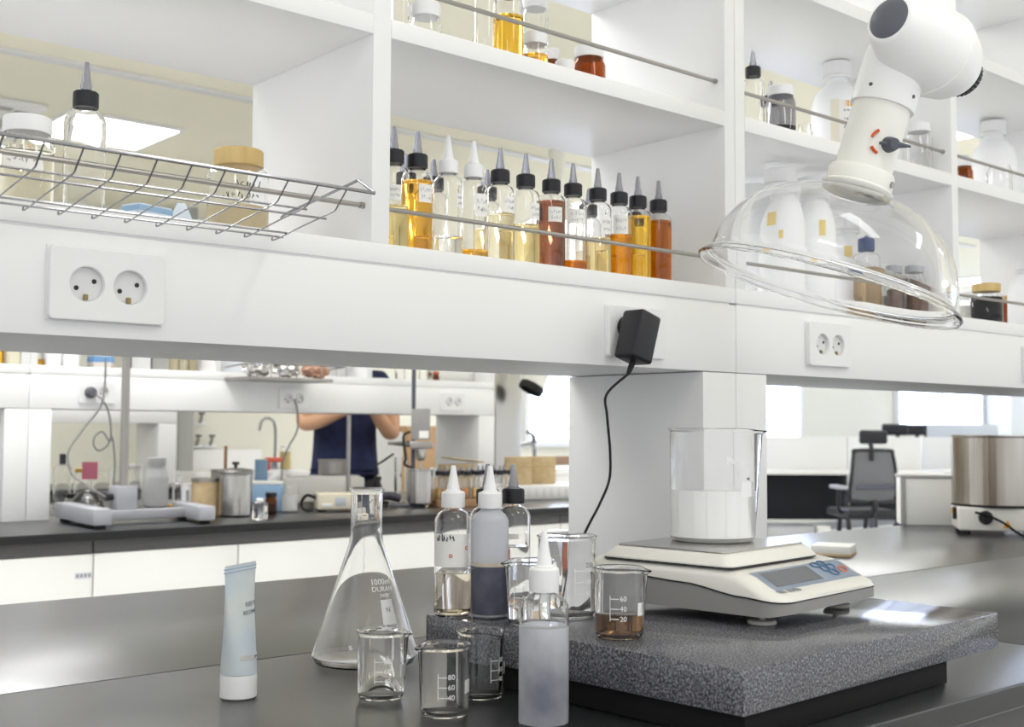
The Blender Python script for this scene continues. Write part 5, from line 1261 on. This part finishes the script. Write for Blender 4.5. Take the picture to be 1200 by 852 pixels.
# chairs
def office_chair(px, d, rot, label, colour):
    x, y = op(px, d); t = thing('office_chair', label, 'office chair', (x, y, 0), FACE + rot, 'mesh office chairs')
    base = BM()
    for k in range(5):
        a = 2 * PI * k / 5 + .3; tube(base, [(0, 0, .11), (.3 * math.cos(a), .3 * math.sin(a), .07)], [.03, .018], 8)
    obj('star_base', base, BLACKP, t)
    for k in range(5):
        a = 2 * PI * k / 5 + .3; obj('caster', lathe(BM(), [(0, -.02), (.03, -.02), (.03, .02), (0, .02)], 16, mtx=Matrix.Translation((.3 * math.cos(a), .3 * math.sin(a), .031)) @ Matrix.Rotation(PI / 2, 4, Vector((math.cos(a + .5), math.sin(a + .5), 0)))), BLACKR, t)
    obj('gas_lift', tube(BM(), [(0, 0, .1), (0, 0, .42)], .028, 14), GREYD, t)
    obj('seat', box(BM(), -.25, .25, -.02, .47, .42, .49, .03, 3), BLACKP, t)
    fr = BM(); pts = [(-.20, -.03, .56), (-.235, -.01, .60), (-.225, -.05, .79), (-.20, -.04, .95), (-.17, -.035, .98), (.17, -.035, .98), (.20, -.04, .95), (.225, -.05, .79), (.235, -.01, .60), (.20, -.03, .56)]
    tube(fr, catmull(pts, 4, True), .017, 8, True)
    obj('back_frame', fr, BLACKP, t)
    me = BM(); n = 10; g = []
    prof = [(-.02, .57, .21), (-.03, .63, .222), (-.05, .72, .218), (-.05, .81, .212), (-.045, .90, .2), (-.038, .97, .185)]
    for yy, zz, w in prof: g.append([me.verts.new((-w + 2 * w * i / n, yy - .02 * (1 - (2 * i / n - 1) ** 2), zz)) for i in range(n + 1)])
    for A, B in zip(g, g[1:]):
        for i in range(n): me.faces.new((A[i], A[i + 1], B[i + 1], B[i]))
    bmesh.ops.solidify(me, geom=me.faces[:], thickness=.006)
    obj('mesh_back', me, colour, t)
    obj('lumbar_band', box(BM(), -.2, .2, -.085, -.07, .66, .70, .005), GREYD, t)
    obj('spine', tube(BM(), catmull([(0, -.0, .45), (0, -.07, .50), (0, -.05, .565)], 5), .03, 10), BLACKP, t)
    obj('headrest_stem', tube(BM(), [(-.03, -.06, .90), (-.03, -.07, 1.0), (-.03, -.05, 1.04)], .022, 10), BLACKP, t); obj('headrest', box(BM(), -.14, .14, -.075, -.02, 1.035, 1.15, .025, 3), BLACKP, t)
    for s in (-1, 1):
        b = BM(); tube(b, catmull([(s * .23, .12, .46), (s * .29, .1, .5), (s * .29, .08, .66)], 5), .018, 8); obj('arm_post', b, BLACKP, t); obj('arm_pad', box(BM(), s * .29 - .04, s * .29 + .04, -.05, .22, .66, .69, .012, 2), GREYL, t)
    return t
MESHG = mat('grey_mesh', (150, 150, 152), .8)
c0_ = office_chair(1021, 10.0, .12, 'mesh-backed office chair with headrest standing by the white desks', MESHG)
c1_ = office_chair(1051, 12.7, 3.1, 'office chair behind the partition, only its dark headrest showing left', mat('dark_mesh', (60, 60, 66), .8))
c2_ = office_chair(1074, 13.75, 3.1, 'office chair behind the partition, only its dark headrest showing right', MATS['dark_mesh'])
c0_.scale = (.85, 1, 1); c1_.scale = c2_.scale = (1, 1, 1.06)
# monitors and small things above the partitions
def monitor(px, d, label, w=.5, rot=0):
    x, y = op(px, d); t = thing('monitor', label, 'monitor', (x, y, .776), FACE + rot); obj('screen_panel', box(BM(), -w / 2, w / 2, -.02, .02, .14, .44, .004), mat('monitor_back', (206, 212, 222), .5), t); obj('screen_edge', box(BM(), -w / 2 - .012, -w / 2 - .0004, -.021, .021, .14, .44, .002), DARKF, t); obj('stand', tube(BM(), [(0, .025, .006), (0, .025, .3)], .02, 10), GREYL, t); obj('foot', box(BM(), -.1, .1, -.06, .09, .0005, .006, .002), GREYL, t)
    return t
monitor(1128, 12.62, 'pale monitor showing above the right office partition', .75)
x, y = op(1124, 11.6); t = thing('storage_carton', 'blue and yellow box on the right office desk', 'box', (x, y - .1, .7755), FACE); obj('blue_box', box(BM(), -.12, .12, -.08, .08, .0005, .12, .002), mat('pale_blue_box', (170, 196, 222), .6), t); obj('yellow_top', box(BM(), -.11, .11, -.08, .08, .1202, .16, .002), mat('pale_yellow_box', (236, 224, 180), .6), t)

# ------------------------------------------------------------------ light
w = bpy.data.worlds.new('world'); SC.world = w; w.use_nodes = True
w.node_tree.nodes['Background'].inputs['Color'].default_value = (.955, .972, 1, 1); w.node_tree.nodes['Background'].inputs['Strength'].default_value = WORLD
SC.view_settings.view_transform = 'Standard'; SC.view_settings.look = 'None'; SC.view_settings.gamma = 1; SC.view_settings.use_curve_mapping = False
SC.view_settings.exposure = EXPO
cy = SC.cycles
cy.use_denoising = True; cy.max_bounces = 28; cy.transmission_bounces = 28; cy.glossy_bounces = 6; cy.diffuse_bounces = 5; cy.transparent_max_bounces = 16
cy.sample_clamp_indirect = 8; cy.blur_glossy = .5; cy.caustics_reflective = True; cy.caustics_refractive = True
